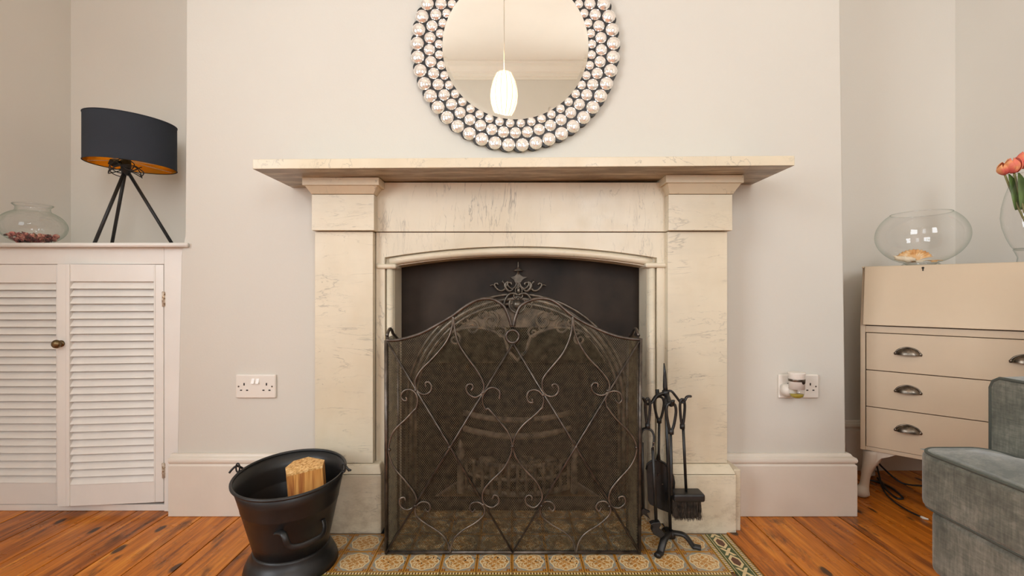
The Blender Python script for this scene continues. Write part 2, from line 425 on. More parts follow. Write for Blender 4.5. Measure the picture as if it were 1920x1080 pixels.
# floor with boards
fl = struct(MB().box(XL, XR, YN, YB, -.06, -.022).build('floor', M['joint']))
edges = [-2.02, -1.93, -1.79, -1.655, -1.52, -1.385, -1.25, -1.115, -.979, -.842, -.72]
x = .72; right = [.72, .845, 1.008, 1.176, 1.335, 1.49, 1.65, 1.80, 1.93, 2.03]
mid = [-.72+i*1.44/10 for i in range(11)]
def board(x0, x1, y0, y1, k):
    cx, cy = (x0+x1)/2, (y0+y1)/2; g = .0017
    o = MB().box(x0-cx+g, x1-cx-g, y0-cy, y1-cy, -.021, 0).build('floorboard', M['wood'], fl, local=True, bevel=.0012, seg=1)
    o.location = (cx, cy, random.uniform(-.0008, 0)); return o
for seq, yend in ((edges, 2.1), (right, 2.1), (mid, 1.243)):
    for i in range(len(seq)-1):
        ys = YN if True else 0
        cut = random.choice([.9, 1.3, None, None, 1.75, None]) if yend > 2 else None
        if cut: board(seq[i], seq[i+1], YN, cut, i); board(seq[i], seq[i+1], cut+.0015, yend, i)
        else: board(seq[i], seq[i+1], YN, yend, i)
struct(MB().box(XL-.1, XR+.1, YN-.1, YB+.1, HC, HC+.1).build('ceiling', M['ceiling']))
# chimney breast with fireplace opening; its left arris leans a little below the cupboard top
ol, orr, oz = -.455, .505, 1.0
b = MB()
b.prism([(BL-.035, 0), (BL-.032, .22), (BL-.018, .94), (BL-.004, 1.02), (BL, 1.5), (BL+.002, HC), (BR-.018, HC), (BR-.012, 1.87), (BR+.008, .3), (BR+.01, 0),
         (orr, 0), (orr, oz), (ol, oz), (ol, 0)], YW, YW+.03)
b.prism([(YW+.03, 0), (YB, 0), (YB, HC), (YW+.03, HC)], BL-.02, BL, axis='x')
b.prism([(YW+.03, 0), (YB, 0), (YB, HC), (YW+.03, HC)], BR-.03, BR-.008, axis='x')
struct(b.build('wall_chimney_breast', M['wall'], bevel=.006, seg=2))
struct(MB().box(XL, BL-.02, YB, YB+.08, 0, HC).build('wall_back_left', M['alcove']))
struct(MB().box(BR-.03, XR, YB, YB+.08, 0, HC).build('wall_back_right', M['alcove']))
# left wall with window hole
wy0, wy1, wz0, wz1 = -1.35, .15, .85, 2.62
def wall_with_holes(name, axis, pos, t, a0, a1, holes, mat):
    b = MB(); cur = a0
    def bx(u0, u1, z0, z1):
        if axis == 'x': b.box(pos, pos+t, u0, u1, z0, z1)
        else: b.box(u0, u1, pos, pos+t, z0, z1)
    for (h0, h1, z0, z1) in holes:
        bx(cur, h0, 0, HC); bx(h0, h1, 0, z0); bx(h0, h1, z1, HC); cur = h1
    bx(cur, a1, 0, HC)
    return struct(b.build(name, mat))
wall_with_holes('wall_left', 'x', XL-.08, .08, YN, YB+.08, [(wy0, wy1, wz0, wz1)], M['alcove'])
wall_with_holes('wall_right', 'x', XR, .08, YN, YB+.08, [], M['alcove'])
wall_with_holes('wall_front', 'y', YN-.08, .08, XL, XR, [(-1.375, -.525, 1.0, 2.7), (.525, 1.375, 1.0, 2.7)], M['wall'])
def window(name, axis, pos, a0, a1, z0, z1, nx, nz):
    root = bpy.data.objects.new(name, None); COL.objects.link(root); root['kind'] = 'structure'
    b = MB(); t = .05; w = .05
    def bx(B, u0, u1, q0, q1, p0=0, p1=t):
        if axis == 'x': B.box(pos+p0, pos+p1, u0, u1, q0, q1)
        else: B.box(u0, u1, pos+p0, pos+p1, q0, q1)
    bx(b, a0, a0+w, z0, z1); bx(b, a1-w, a1, z0, z1); bx(b, a0+w, a1-w, z0, z0+w); bx(b, a0+w, a1-w, z1-w, z1)
    for i in range(1, nx): u = a0+(a1-a0)*i/nx; bx(b, u-.012, u+.012, z0+w, z1-w)
    for i in range(1, nz): u = z0+(z1-z0)*i/nz; bx(b, a0+w, a1-w, u-.018, u+.018)
    b.build('window_frame', M['white'], root)
    g = MB(); bx(g, a0+.02, a1-.02, z0+.02, z1-.02, .022, .026); g.build('pane', M['pane'], root)
window('window_1', 'x', XL-.065, wy0, wy1, wz0, wz1, 2, 2)
window('window_2', 'y', YN-.065, -1.375, -.525, 1.0, 2.7, 1, 2)
window('window_3', 'y', YN-.065, .525, 1.375, 1.0, 2.7, 1, 2)
# cornice (seen in the mirror)
cp = [(0, HC), (.14, HC), (.14, HC-.015), (.11, HC-.02), (.10, HC-.05), (.06, HC-.09), (.035, HC-.10), (.03, HC-.13), (.012, HC-.135), (.012, HC-.16), (0, HC-.16)]
cor = MB().sweep(cp, [(XL, YB), (XR, YB)]).sweep(cp, [(XR, YB), (XR, YN), (XL, YN), (XL, YB)]).build('trim_1', M['ceiling']); struct(cor)
# skirting
def skp(h): return [(0, 0), (.024, 0), (.024, h-.040), (.019, h-.036), (.019, h-.033), (.024, h-.030), (.026, h-.022), (.023, h-.013), (.014, h-.009), (.012, h-.003), (.008, h), (0, h)]
sk = skp(.222)
struct(MB().sweep(sk, [(BL-.047, YW), (-.69, YW)]).build('baseboard_chimney_left', M['trim'], bevel=.0015, seg=1))
struct(MB().sweep(sk, [(.765, YW), (BR+.008, YW), (BR-.006, YB)]).build('baseboard_chimney_right', M['trim'], bevel=.0015, seg=1))
struct(MB().sweep(sk, [(BR+.03, YB), (XR, YB), (XR, .2)]).build('baseboard_alcove_right', M['trim']))

# ------------------------------------------------------------------ fireplace surround
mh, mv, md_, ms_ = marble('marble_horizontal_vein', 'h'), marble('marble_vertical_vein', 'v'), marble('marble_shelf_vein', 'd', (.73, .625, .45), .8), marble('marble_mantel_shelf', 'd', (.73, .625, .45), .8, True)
fs = thing('fireplace_surround', 'cream veined marble fireplace surround with a deep mantel shelf', 'fireplace', (.031, 1.6, 0))
# shelf (right end a touch higher)
xl0, xr0, zl, zr = -.802, .874, 1.1875, 1.1985
b = MB(); th = .031
b.hexa([(xl0, 1.417, zl), (xr0, 1.417, zr), (xr0, YW, zr), (xl0, YW, zl)], [(xl0, 1.417, zl+th), (xr0, 1.417, zr+th), (xr0, YW, zr+th), (xl0, YW, zl+th)])
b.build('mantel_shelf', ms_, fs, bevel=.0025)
XLp = (-.675, -.476); XRp = (.533, .737)
for (x0, x1), s in ((XLp, -1), (XRp, 1)):
    dz = .008 if s > 0 else 0
    # capital
    b = MB().box(x0-.022, x1+.033 if s > 0 else x1+.034, 1.522, YW, 1.163+dz, 1.1885+dz)
    a0, a1 = x0-.016, x1+.026; c0, c1 = x0-.003, x1+.009
    if s > 0: a0, a1, c0, c1 = x0-.014, x1+.028, x0-.001, x1+.010
    b.hexa([(c0, 1.549, 1.139), (c1, 1.549, 1.139), (c1, YW, 1.139), (c0, YW, 1.139)], [(a0, 1.528, 1.163+dz), (a1, 1.528, 1.163+dz), (a1, YW, 1.163+dz), (a0, YW, 1.163+dz)])
    b.build('capital', md_, fs, bevel=.0015)
    MB().box(x0-.003, x1+.009, 1.552, YW, 1.0165, 1.138).build('frieze_block', mh, fs, bevel=.0015)
    MB().box(x0, x1, 1.570, YW, .222, 1.0145).build('pilaster', mh, fs, bevel=.0015)
    q0, q1 = x0-.026, x1+.036
    if s > 0: q0, q1 = x0-.004, x1+.018
    b = MB().box(q0, q1, 1.542, YW, -.006, .192)
    b.hexa([(q0, 1.542, .1935), (q1, 1.542, .1935), (q1, YW, .1935), (q0, YW, .1935)], [(q0+.012, 1.566, .2205), (q1-.012, 1.566, .2205), (q1-.012, YW, .2205), (q0+.012, YW, .2205)])
    b.build('plinth', mh, fs, bevel=.0035)
MB().box(.752, .776, 1.556, YW, -.006, .205).build('side_slip', mh, fs, bevel=.003)
# frieze and arched panel
pl, pr = -.474, .541
MB().box(pl+.0, pr, 1.590, YW, 1.0175, 1.1875).build('frieze', mv, fs, bevel=.001)
xc = .028; HW = .471
def arch(x, top, k=.176): return top-k*(x-xc)**2
n = 24
gx0, gx1 = -.443, .505
zs = lambda x: arch(x, .967)
poly = [(pl, .001), (pl, 1.0155), (pr, 1.0155), (pr, .001), (gx1, .001)]
poly += [(gx1+(gx0-gx1)*i/n, zs(gx1+(gx0-gx1)*i/n)) for i in range(n+1)] + [(gx0, .001)]
MB().prism(poly, 1.598, YW).build('arched_panel', mv, fs, bevel=.001, seg=1)
ix0, ix1 = -.413, .475
zi = lambda x: arch(x, .936, .19)
poly = [(gx0-.002, .001)]+[(gx0-.002+(gx1-gx0+.004)*i/n, zs(gx0+(gx1-gx0)*i/n)+.002) for i in range(n+1)]+[(gx1+.002, .001), (ix1, .001)]
poly += [(ix1+(ix0-ix1)*i/n, zi(ix1+(ix0-ix1)*i/n)) for i in range(n+1)]+[(ix0, .001)]
MB().prism(poly, 1.616, 1.715).build('reveal', mv, fs)
def bead(pts, name='bead_moulding'):
    return MB().tube(pts, .0138, 12, sx=1.25, up=(0, 1, 0)).build(name, mh, fs)
cx0, cx1 = gx0+.0155, gx1-.0155
bead([(cx0+(cx1-cx0)*i/n, 1.614, (zs(cx0+(cx1-cx0)*i/n)-.0165)) for i in range(n+1)])
bead([(cx0, 1.614, .001), (cx0, 1.614, .892)]); bead([(cx1, 1.614, .001), (cx1, 1.614, .896)])
for a, c, zz in ((pl+.002, ix0+.012, .897), (ix1-.012, pr-.002, .901)):
    b = MB().box(a, c, 1.588, 1.66, zz-.0085, zz+.0085)
    b.build('impost', mh, fs, bevel=.0075, seg=4)

# ------------------------------------------------------------------ cast iron insert
ins = thing('cast_iron_insert', 'black cast iron fireplace insert with arched opening behind the mesh screen', 'fireplace', (.02, 1.72, 0))
YP = 1.718; ac = (.020, .385)
def ring(r, a0=0, a1=PI, n=40, c=ac): return [(c[0]+r*math.cos(a0+(a1-a0)*i/n), c[1]+r*math.sin(a0+(a1-a0)*i/n)) for i in range(n+1)]
R1 = .375
poly = [(ix0-.012, .001), (ix0-.012, .985), (ix1+.012, .985), (ix1+.012, .001), (ac[0]+R1, .001)]+ring(R1)+[(ac[0]-R1, .001)]
MB().prism(poly, YP, YP+.012).build('register_plate', M['cast'], ins)
for r, d, q in ((.415, .006, .0), (.397, .009, 0), (.380, .006, 0)):
    pts = [(ac[0]+r, YP-.002, .001)]+[(p[0], YP-.002, p[1]) for p in ring(r, n=48)]+[(ac[0]-r, YP-.002, .001)]
    MB().tube(pts, d, 8).build('arch_moulding', M['relief'], ins)
# firebox
b = MB(); yb = 1.98
inn = [(ac[0]+R1, .001)]+ring(R1, n=20)+[(ac[0]-R1, .001)]
bk = [(ac[0]+(p[0]-ac[0])*.66, p[1]*.9) for p in inn]
k = len(inn)
b.add([(p[0], YP+.010, p[1]) for p in inn]+[(p[0], yb, p[1]) for p in bk], [(i, i+1, k+i+1, k+i) for i in range(k-1)]+[tuple(range(k, 2*k))])
b.build('firebox', M['soot'], ins, solid=.01)
# canopy: crescent below the arch with two-lobed lower edge and scroll relief
lob = []
for i in range(41):
    t = -1+2*i/40; xx = ac[0]-.33*t
    z0 = .60+.075*math.sin(min(1, abs(t)*1.0)*PI)**.8-.05*(1-abs(t))*(abs(t) < .12)
    lob.append((xx, z0))
top = [(p[0], p[1]) for p in ring(.365, 2.70, .44, 40)]
MB().prism([(p[0], p[1]) for p in top]+lob, YP+.010, YP+.022).build('canopy', M['ash'], ins)
b = MB()
b.tube([(p[0], YP+.006, p[1]) for p in lob], .0065, 6)
def scroll(cx, cz, r, turns, s, y, w=.006, a0=0):
    pts = []
    for i in range(int(14*turns)+1):
        a = a0+s*2*PI*i/14; q = r*(1-i/(14*turns+2)); pts.append((cx+q*math.cos(a), y, cz+q*math.sin(a)))
    b.tube(pts, [w*(1-.5*i/len(pts)) for i in range(len(pts))], 6)
for s in (-1, 1):
    for (dx, z, r) in ((.10, .70, .035), (.17, .675, .028), (.235, .63, .024), (.06, .655, .022)):
        scroll(ac[0]+s*dx, z, r, 1.4, s, YP+.006, a0=PI/2)
        scroll(ac[0]+s*(dx+.03), z+.02, r*.6, 1.1, -s, YP+.005, .005)
b.build('canopy_relief', M['ash'], ins)
# ornament finial
px0 = X(970, YP); b = MB(); yo = YP-.010
def fz(py): return Z(py, YP)
def fx(px): return X(px, YP)
# spike + little roof + star leaf
b.lathe([(.001, fz(491)), (.0022, fz(495)), (.003, fz(500)), (.005, fz(503)), (.019, fz(507)), (.018, fz(508.5)), (.005, fz(509)), (.005, fz(516))], (fx(971.5), yo, 0), 12, sy=.5)
def leaf(pts, y=yo, d=.008): b.prism([(fx(p[0]), fz(p[1])) for p in pts], y-.002, y+d, smooth=False)
leaf([(971, 508), (973, 514), (980, 519), (988, 520), (980, 524), (976, 530), (974, 538), (971, 545), (968, 538), (966, 530), (963, 524), (957, 520), (965, 518), (969, 514)])
for s in (-1, 1):
    c = 971.5
    def Q(l): return [(fx(c+s*p[0]), yo-.002, fz(p[1])) for p in l]
    b.tube(spline(Q([(2, 530), (6, 538), (12, 541), (18, 537), (20, 531), (14, 530), (12, 534)]), 5), .0042, 7)
    b.tube(spline(Q([(8, 541), (16, 546), (23, 540), (24, 532), (18, 528)]), 5), [.0025+.004*math.sin(PI*i/20) for i in range(21)], 7)
    b.tube(spline(Q([(20, 533), (26, 543), (34, 545), (41, 540), (44, 534), (40, 531), (37, 534)]), 5), .0042, 7)
    b.tube(spline(Q([(24, 536), (28, 529), (27, 525), (30, 530)]), 4), .003, 6)
    b.tube(spline(Q([(42, 538), (47, 534), (52, 536)]), 4), .0026, 6)
    b.tube(spline(Q([(1, 553), (8, 550), (17, 552), (24, 562), (26, 572), (22, 580)]), 5), [.006-.003*i/25 for i in range(26)], 7)
    b.tube(spline(Q([(2, 556), (4, 560), (8, 556), (7, 551)]), 4), .0036, 6)
b.ball((fx(972.5), yo-.006, fz(545)), .0095, 12, 8, (.75, .7, 1.15))
b.tube([(fx(972.5)+.0125*math.cos(a), yo-.003, fz(545)+.0165*math.sin(a)) for a in [2*PI*i/20 for i in range(20)]], .0025, 6, closed=True)
b.build('finial_ornament', M['relief'], ins)
b = MB(); bc = (fx(970), YP-.012, fz(571))
b.ball(bc, .019, 20, 12); b.build('damper_knob', M['relief'], ins)
b = MB(); b.tube([(bc[0]+.030*math.cos(2*PI*i/28), YP-.006, bc[2]+.030*math.sin(2*PI*i/28)) for i in range(28)], .0045, 8, closed=True)
for i in range(30): a = 2*PI*i/30; b.ball((bc[0]+.024*math.cos(a), YP-.006, bc[2]+.024*math.sin(a)), .0026, 6, 4)
b.prism([(bc[0]+.034*math.cos(2*PI*i/24), bc[2]+.034*math.sin(2*PI*i/24)) for i in range(24)], YP-.004, YP+.002)
b.build('damper_rosette', M['relief'], ins)
# grate: curved bars, posts, fret and ash shelf
YG = 1.70
def bow(z, hw, r, mt, nm, dep=.07, sag=.0):
    pts = [(ac[0]+hw*t, YG+.06-dep*(1-t*t), z-sag*(1-t*t)) for t in [-1+2*i/20 for i in range(21)]]
    return MB().tube(pts, r, 8, sx=.6).build(nm, mt, ins)
bow(.345, .205, .011, M['ash'], 'grate_bar', .06, .012); bow(.285, .205, .012, M['ash'], 'grate_bar', .06, .012)
for s in (-1, 1):
    xx = ac[0]+s*.215
    MB().lathe([(.014, .05), (.012, .16), (.018, .165), (.010, .175), (.014, .19), (.016, .205), (.009, .22), (.011, .228), (.004, .245), (.001, .25)], (xx, 1.735, 0), 12).build('grate_finial', M['ash'], ins)
for i in range(13):
    t = -1+2*i/12; xx = ac[0]+.195*t; yy = YG+.045-.06*(1-t*t)
    MB().tube([(xx, yy, .06), (xx, yy, .168), (xx, yy, .176)], [.0065, .0065, .009], 6).build('grate_bar', M['ash'], ins)
bow(.165, .20, .009, M['ash'], 'grate_rail'); bow(.115, .20, .007, M['ash'], 'grate_rail'); bow(.062, .20, .011, M['ash'], 'grate_rail')
MB().box(ac[0]-.22, ac[0]+.22, 1.75, 1.93, .055, .065).build('grate_floor', M['soot'], ins)
b = MB(); rg = random.Random(3)
for i in range(60): b.ball((ac[0]+rg.uniform(-.17, .17), rg.uniform(1.78, 1.90), .075+rg.uniform(0, .05)), rg.uniform(.016, .028), 7, 5, (1, rg.uniform(.7, 1), rg.uniform(.6, .9)))
tag(b.build('coals', M['ash']), 'dark ashy coals heaped in the fire grate', 'coals', kind='stuff')
MB().box(ac[0]-.36, ac[0]+.36, 1.690, YP, .001, .045).build('fender_strip', M['cast'], ins, bevel=.006)

# ------------------------------------------------------------------ hearth
hearth = thing('tiled_hearth', 'hearth of patterned brown, orange and grey tiles with a green border', 'hearth', (0, 1.45, 0))
MB().box(-.722, .722, 1.2415, 1.541, -.021, -.004).box(-.43, .50, 1.541, 1.992, -.021, -.004).build('hearth_bed', M['grout'], hearth)
T = .1048; g = .0009
tm = MB().box(-T/2+g, T/2-g, -.1035/2+g, .1035/2-g, -.006, 0).mesh('tile'); tm.materials.append(M['tile'])
tm2 = tm.copy(); tm2.materials[0] = M['sooty_tile']
ys0 = 1.3236
for r in range(4):
    for c in range(12):
        xx = -.629+T*(c+.5); yy = ys0+.1035*(r+.5)
        if r >= 2 and not (-.42 < xx < .50): continue
        inst('tile', tm2 if r >= 1 and abs(xx-.02) < .42 else tm, hearth, (xx, yy-1.45, random.uniform(-.0006, .0002)))
# rope and border strips
def strip_pieces(nm, mat, w, pts):
    me = MB().box(-w/2+.0004, w/2-.0004, -T/2+g, T/2-g, -.006, 0).mesh(nm); me.materials.append(mat)
    for (x_, y_, rz) in pts: inst(nm, me, hearth, (x_, y_-1.45, 0), (0, 0, rz))
rows = [ys0+.1035*(i+.5) for i in range(2)]
for s in (-1, 1):
    strip_pieces('rope_tile', M['rope'], .014, [(s*.6365, y, 0) for y in rows])
    strip_pieces('border_tile', M['border'], .056, [(s*.672, y, 0) for y in rows+[ys0-.0525]])
    strip_pieces('rope_tile', M['rope'], .014, [(s*.708, y, 0) for y in rows+[ys0-.0525]])
xs = [-.629+T*(c+.5) for c in range(12)]
strip_pieces('rope_tile', M['rope'], .014, [(x_, ys0-.0072, PI/2) for x_ in xs])
strip_pieces('border_tile', M['border'], .056, [(x_, ys0-.0425, PI/2) for x_ in xs])
b = MB(); rg = random.Random(5)
for i in range(220):
    r_ = rg.uniform(.0008, .0022); xx = rg.gauss(.02, .28); yy = 1.395-abs(rg.gauss(0, .012)) if i % 3 else rg.uniform(1.45, 1.68)
    if -.42 < xx < .47: b.ball((xx, yy, .0008), r_, 5, 3, (1, 1, .6))
tag(b.build('ash_crumbs', M['soot']), 'black ash crumbs scattered on the hearth tiles along the screen foot', 'ash', kind='stuff')

# ------------------------------------------------------------------ fire screen
YS = 1.41
scr = thing('fire_screen', 'freestanding arched wire mesh fire screen with scrolled metal frame', 'fire screen', (0, YS, 0))
def SP(px, py, y=YS): return P(px, py, y)
topc = [(724, 638), (743, 638), (762, 634), (790, 625), (822, 608), (849, 592), (872, 575), (892, 564), (911, 560), (928, 563), (944, 574), (953, 592), (959, 612)]
topc2 = [(963, 612), (966, 597), (974, 577), (986, 567), (1003, 561), (1022, 560), (1042, 567), (1073, 592), (1105, 610), (1142, 626), (1172, 634), (1201, 637)]
t1 = spline([SP(*p) for p in topc], 5); t2 = spline([SP(*p) for p in topc2], 5)
fr = .0052
b = MB().tube(t1, fr, 8).tube(t2, fr, 8)
bl, br = SP(724.5, 1036), SP(1198.5, 1034); zb = .008
b.tube([(bl.x, YS, zb), (br.x, YS, zb)], .006, 6)
b.tube([(bl.x, YS, .003), (t1[0].x, YS, t1[0].z)], .0058, 8); b.tube([(br.x, YS, .003), (t2[-1].x, YS, t2[-1].z+.004)], .0058, 8)
b.build('front_frame', M['screen'], scr)
rc = SP(961, 631)
MB().tube([(rc.x+.0195*math.cos(2*PI*i/28), YS, rc.z+.0195*math.sin(2*PI*i/28)) for i in range(28)], .0042, 8, closed=True).build('ring', M['screen'], scr)
# straight lattice bars
def bar(pp, r=.0031, yo=-.004): return MB().tube([P(p[0], p[1], YS)+Vector((0, yo, 0)) for p in pp], r, 6).build('lattice_bar', M['screen'], scr)
bar([(727, 640), (961, 1034)]); bar([(1197, 640), (961, 1034)], yo=-.006)
bar([(961, 645), (725, 1034)], yo=-.006); bar([(963, 645), (1198, 1033)])
def z7(l): return [(700+p[0]/3.483, 470+p[1]/3.483) for p in l]
def z8(l): return [(700+p[0]/3.374, 760+p[1]/3.374) for p in l]
curves = [
 z7([(520, 430), (515, 500), (480, 590), (400, 690), (325, 765), (283, 825), (275, 870), (290, 915), (330, 937), (370, 922), (382, 885), (365, 857), (342, 862), (345, 885)]),
 z7([(524, 432), (533, 510), (555, 600), (610, 690), (680, 785), (715, 850), (722, 895), (705, 935), (665, 955), (625, 935), (607, 900), (620, 872), (645, 872), (652, 893), (640, 910)]),
 z7([(1300, 428), (1295, 510), (1275, 590), (1230, 680), (1150, 775), (1110, 830), (1102, 880), (1115, 930), (1155, 950), (1195, 937), (1210, 900), (1192, 870), (1168, 875), (1172, 895)]),
 z7([(1302, 430), (1312, 520), (1345, 610), (1405, 700), (1490, 790), (1530, 845), (1540, 890), (1520, 930), (1480, 942), (1440, 925), (1422, 890), (1438, 862), (1462, 866), (1465, 888)]),
 z7([(215, 955), (220, 975), (198, 975), (183, 945), (205, 912), (245, 906), (278, 930), (291, 975), (282, 1025)])+z8([(258, 30), (210, 82), (140, 150), (110, 210), (98, 280), (110, 340), (140, 400), (200, 470), (255, 540), (275, 595), (255, 640), (210, 657), (172, 630), (170, 590), (195, 578), (207, 598)]),
 z7([(795, 940), (805, 955), (785, 970), (822, 965), (826, 920), (790, 893), (750, 900), (718, 940), (715, 990), (735, 1035)])[3:]+z8([(730, 20), (790, 90), (850, 165), (878, 240), (868, 310), (825, 395), (745, 475), (700, 530), (690, 585), (710, 625), (755, 640), (792, 612), (790, 575), (765, 563), (755, 585)]),
 z7([(1035, 965), (1040, 988), (1015, 985), (1002, 950), (1020, 915), (1060, 908), (1095, 930), (1112, 975), (1100, 1030)])+z8([(1070, 10), (1020, 60), (945, 125), (900, 190), (885, 250), (900, 320), (955, 400), (1030, 480), (1065, 550), (1062, 600), (1020, 642), (975, 625), (960, 590), (980, 565), (1003, 575), (1000, 597)]),
 z7([(1580, 975), (1600, 995), (1622, 970), (1610, 930), (1575, 914), (1535, 925), (1515, 965), (1522, 1015)])+z8([(1478, 10), (1530, 80), (1610, 160), (1655, 230), (1660, 300), (1625, 380), (1550, 465), (1500, 530), (1488, 590), (1510, 635), (1555, 643), (1592, 610), (1580, 572), (1552, 578), (1553, 598)]),
 z8([(330, 650), (348, 668), (362, 640), (345, 612), (305, 608), (270, 640), (272, 690), (320, 735), (420, 800), (470, 860), (487, 930)]),
 z8([(645, 650), (628, 670), (611, 645), (625, 615), (665, 608), (700, 635), (700, 685), (650, 735), (560, 790), (505, 850), (487, 930)]),
 z8([(1110, 640), (1132, 665), (1147, 640), (1125, 610), (1085, 605), (1058, 640), (1062, 690), (1120, 745), (1210, 800), (1260, 855), (1280, 930)]),
 z8([(1440, 642), (1425, 665), (1407, 638), (1425, 608), (1465, 603), (1495, 635), (1492, 685), (1430, 745), (1345, 800), (1300, 855), (1280, 930)]),
]
for i, cu in enumerate(curves):
    pts = spline([P(p[0], p[1], YS)+Vector((0, -.004-.0012*(i % 2), 0)) for p in cu], 5)
    MB().tube(pts, .0028, 6).build('scroll', M['scroll'], scr)
b = MB()
for p in ((780, 731), (905, 736), (1018, 740), (1139, 732), (779, 947), (906, 945), (1015, 947), (1142, 948), (843, 838), (1080, 837), (961, 836), (731, 842), (1192, 838)):
    c_ = P(p[0], p[1], YS); b.ball((c_.x, YS-.005, c_.z), .0052, 8, 6)
b.build('collar', M['screen'], scr, label=None)
# mesh: woven wires as straight strands cut by the outline
def ztop(x):
    L_ = t1+t2; best = None
    for a, c in zip(L_[:-1], L_[1:]):
        if min(a.x, c.x)-1e-6 <= x <= max(a.x, c.x)+1e-6:
            t = (x-a.x)/(c.x-a.x) if abs(c.x-a.x) > 1e-7 else 0; z = a.z+(c.z-a.z)*t; best = z if best is None else min(best, z)
    return best if best is not None else 0
zt_tab = [ztop(bl.x+(br.x-bl.x)*i/400) for i in range(401)]
def zt(x): return zt_tab[max(0, min(400, int(round((x-bl.x)/(br.x-bl.x)*400))))]
def strands(b, inside, x0, x1, z0, z1, frame, h=.0066, ang=52, w=.0006, doff=.0007):
    sl = math.tan(math.radians(ang)); H = z1-z0
    for s in (1, -1):
        k = int((x1-x0+H/sl)/h)+2
        for i in range(k):
            xs_ = x0-(H/sl if s > 0 else 0)+i*h; run = None; N_ = 160; pv = None
            for j in range(N_+1):
                z = z0+H*j/N_; x_ = xs_+s*(z-z0)/sl
                ok = x0 <= x_ <= x1 and inside(x_, z)
                if ok and run is None: run = (x_, z)
                if (not ok or j == N_) and run is not None:
                    e = pv if not ok else (x_, z)
                    if e and (e[1]-run[1]) > .004: b.tube([frame(run[0], run[1], s*doff), frame(e[0], e[1], s*doff)], w, 4, cap=False)
                    run = None
                pv = (x_, z)
b = MB()
strands(b, lambda x_, z: z < zt(x_)-.001, bl.x, br.x, .010, .80, lambda u, z, o: (u, YS+o, z))
b.build('wire_mesh', M['wire'], scr, kind='stuff')
# side wings, folded straight back
for s, xx in ((-1, bl.x), (1, br.x)):
    y1 = 1.535; lean = -s*.004
    b = MB()
    arc = [(xx+lean*t, YS+.006+(y1-YS)*t, .672+.020*math.sin(PI*min(1, t*1.9)) if t < .53 else .672-.05*(t-.53)) for t in [i/16 for i in range(17)]]
    b.tube(arc, .0048, 8); b.tube([(xx+lean, y1+.006, .003), arc[-1]], .0048, 8); b.tube([(xx, YS+.012, .008), (xx+lean, y1, .008)], .0045, 6)
    b.tube([(xx, YS+.012, .003), (xx, YS+.012, .675)], .0045, 8)
    w_ = b.build('side_wing', M['screen'], scr)
    b = MB(); strands(b, lambda u, z: z < .67, YS+.01, y1, .01, .68, lambda u, z, o: (xx+o, u, z))
    b.build('wire_mesh', M['wire'], scr, kind='stuff')

# ------------------------------------------------------------------ mirror
YM = 1.672; mc = P(966.5, 87, 1.65); mm = 1.65/F
mir = thing('wall_mirror', 'round wall mirror ringed by three rows of clear glass gems', 'mirror', (mc.x, YM, mc.z))
def disc(r, y0, y1, n=96): return [(mc.x+r*math.cos(2*PI*i/n), mc.z+r*math.sin(2*PI*i/n)) for i in range(n)]
b = MB(); n_ = 180
pts = []
for i in range(45*8):
    a = 2*PI*i/360; r = (185+11.5*abs(math.cos(a*45/2))**.6)*mm
    pts.append((mc.x+r*math.cos(a), mc.z+r*math.sin(a)))
b.prism(pts, 1.652, YM); b.build('frame', M['iron'], mir)
b = MB()
rg_ = 137*mm
vs = []; K = 96
for (r, y) in ((rg_, 1.652), (rg_, 1.6485), (rg_-.012, 1.6481)):
    vs += [(mc.x+r*math.cos(2*PI*i/K), y, mc.z+r*math.sin(2*PI*i/K)) for i in range(K)]
b.add(vs, [(j*K+i, j*K+(i+1) % K, (j+1)*K+(i+1) % K, (j+1)*K+i) for j in range(2) for i in range(K)]+[tuple(2*K+i for i in range(K))])
b.build('mirror_glass', M['mirror'], mir)
def gem(r):
    b = MB(); N_ = 14; vs = [(0, -.50*r, 0)]
    for k_, (q, y) in enumerate(((.24, -.485), (.46, -.44), (.67, -.355), (.85, -.22), (.97, -.07), (1, 0))):
        for i in range(N_):
            a = 2*PI*(i+(.5 if k_ % 2 else 0))/N_; vs.append((r*q*math.cos(a), y*r, r*q*math.sin(a)))
    fs_ = [(0, 1+i, 1+(i+1) % N_) for i in range(N_)]
    for k_ in range(5):
        o = 1+k_*N_; p = o+N_
        for i in range(N_):
            j = (i+1) % N_
            if k_ % 2 == 0: fs_ += [(o+i, p+i, o+j), (o+j, p+i, p+j)]
            else: fs_ += [(o+i, p+i, p+j), (o+i, p+j, o+j)]
    b.add(vs, fs_); me = b.mesh('gem'); me.materials.append(M['crystal']); return me
for R_, rb, ph in ((184.5, 12.6, 0), (161.5, 10.9, .5), (143.6, 8.4, 0)):
    me = gem(rb*mm)
    for i in range(45):
        a = 2*PI*(i+ph)/45+.035
        inst('gem', me, mir, (R_*mm*math.cos(a), 1.652-YM, R_*mm*math.sin(a)), (0, random.uniform(0, 6), 0))

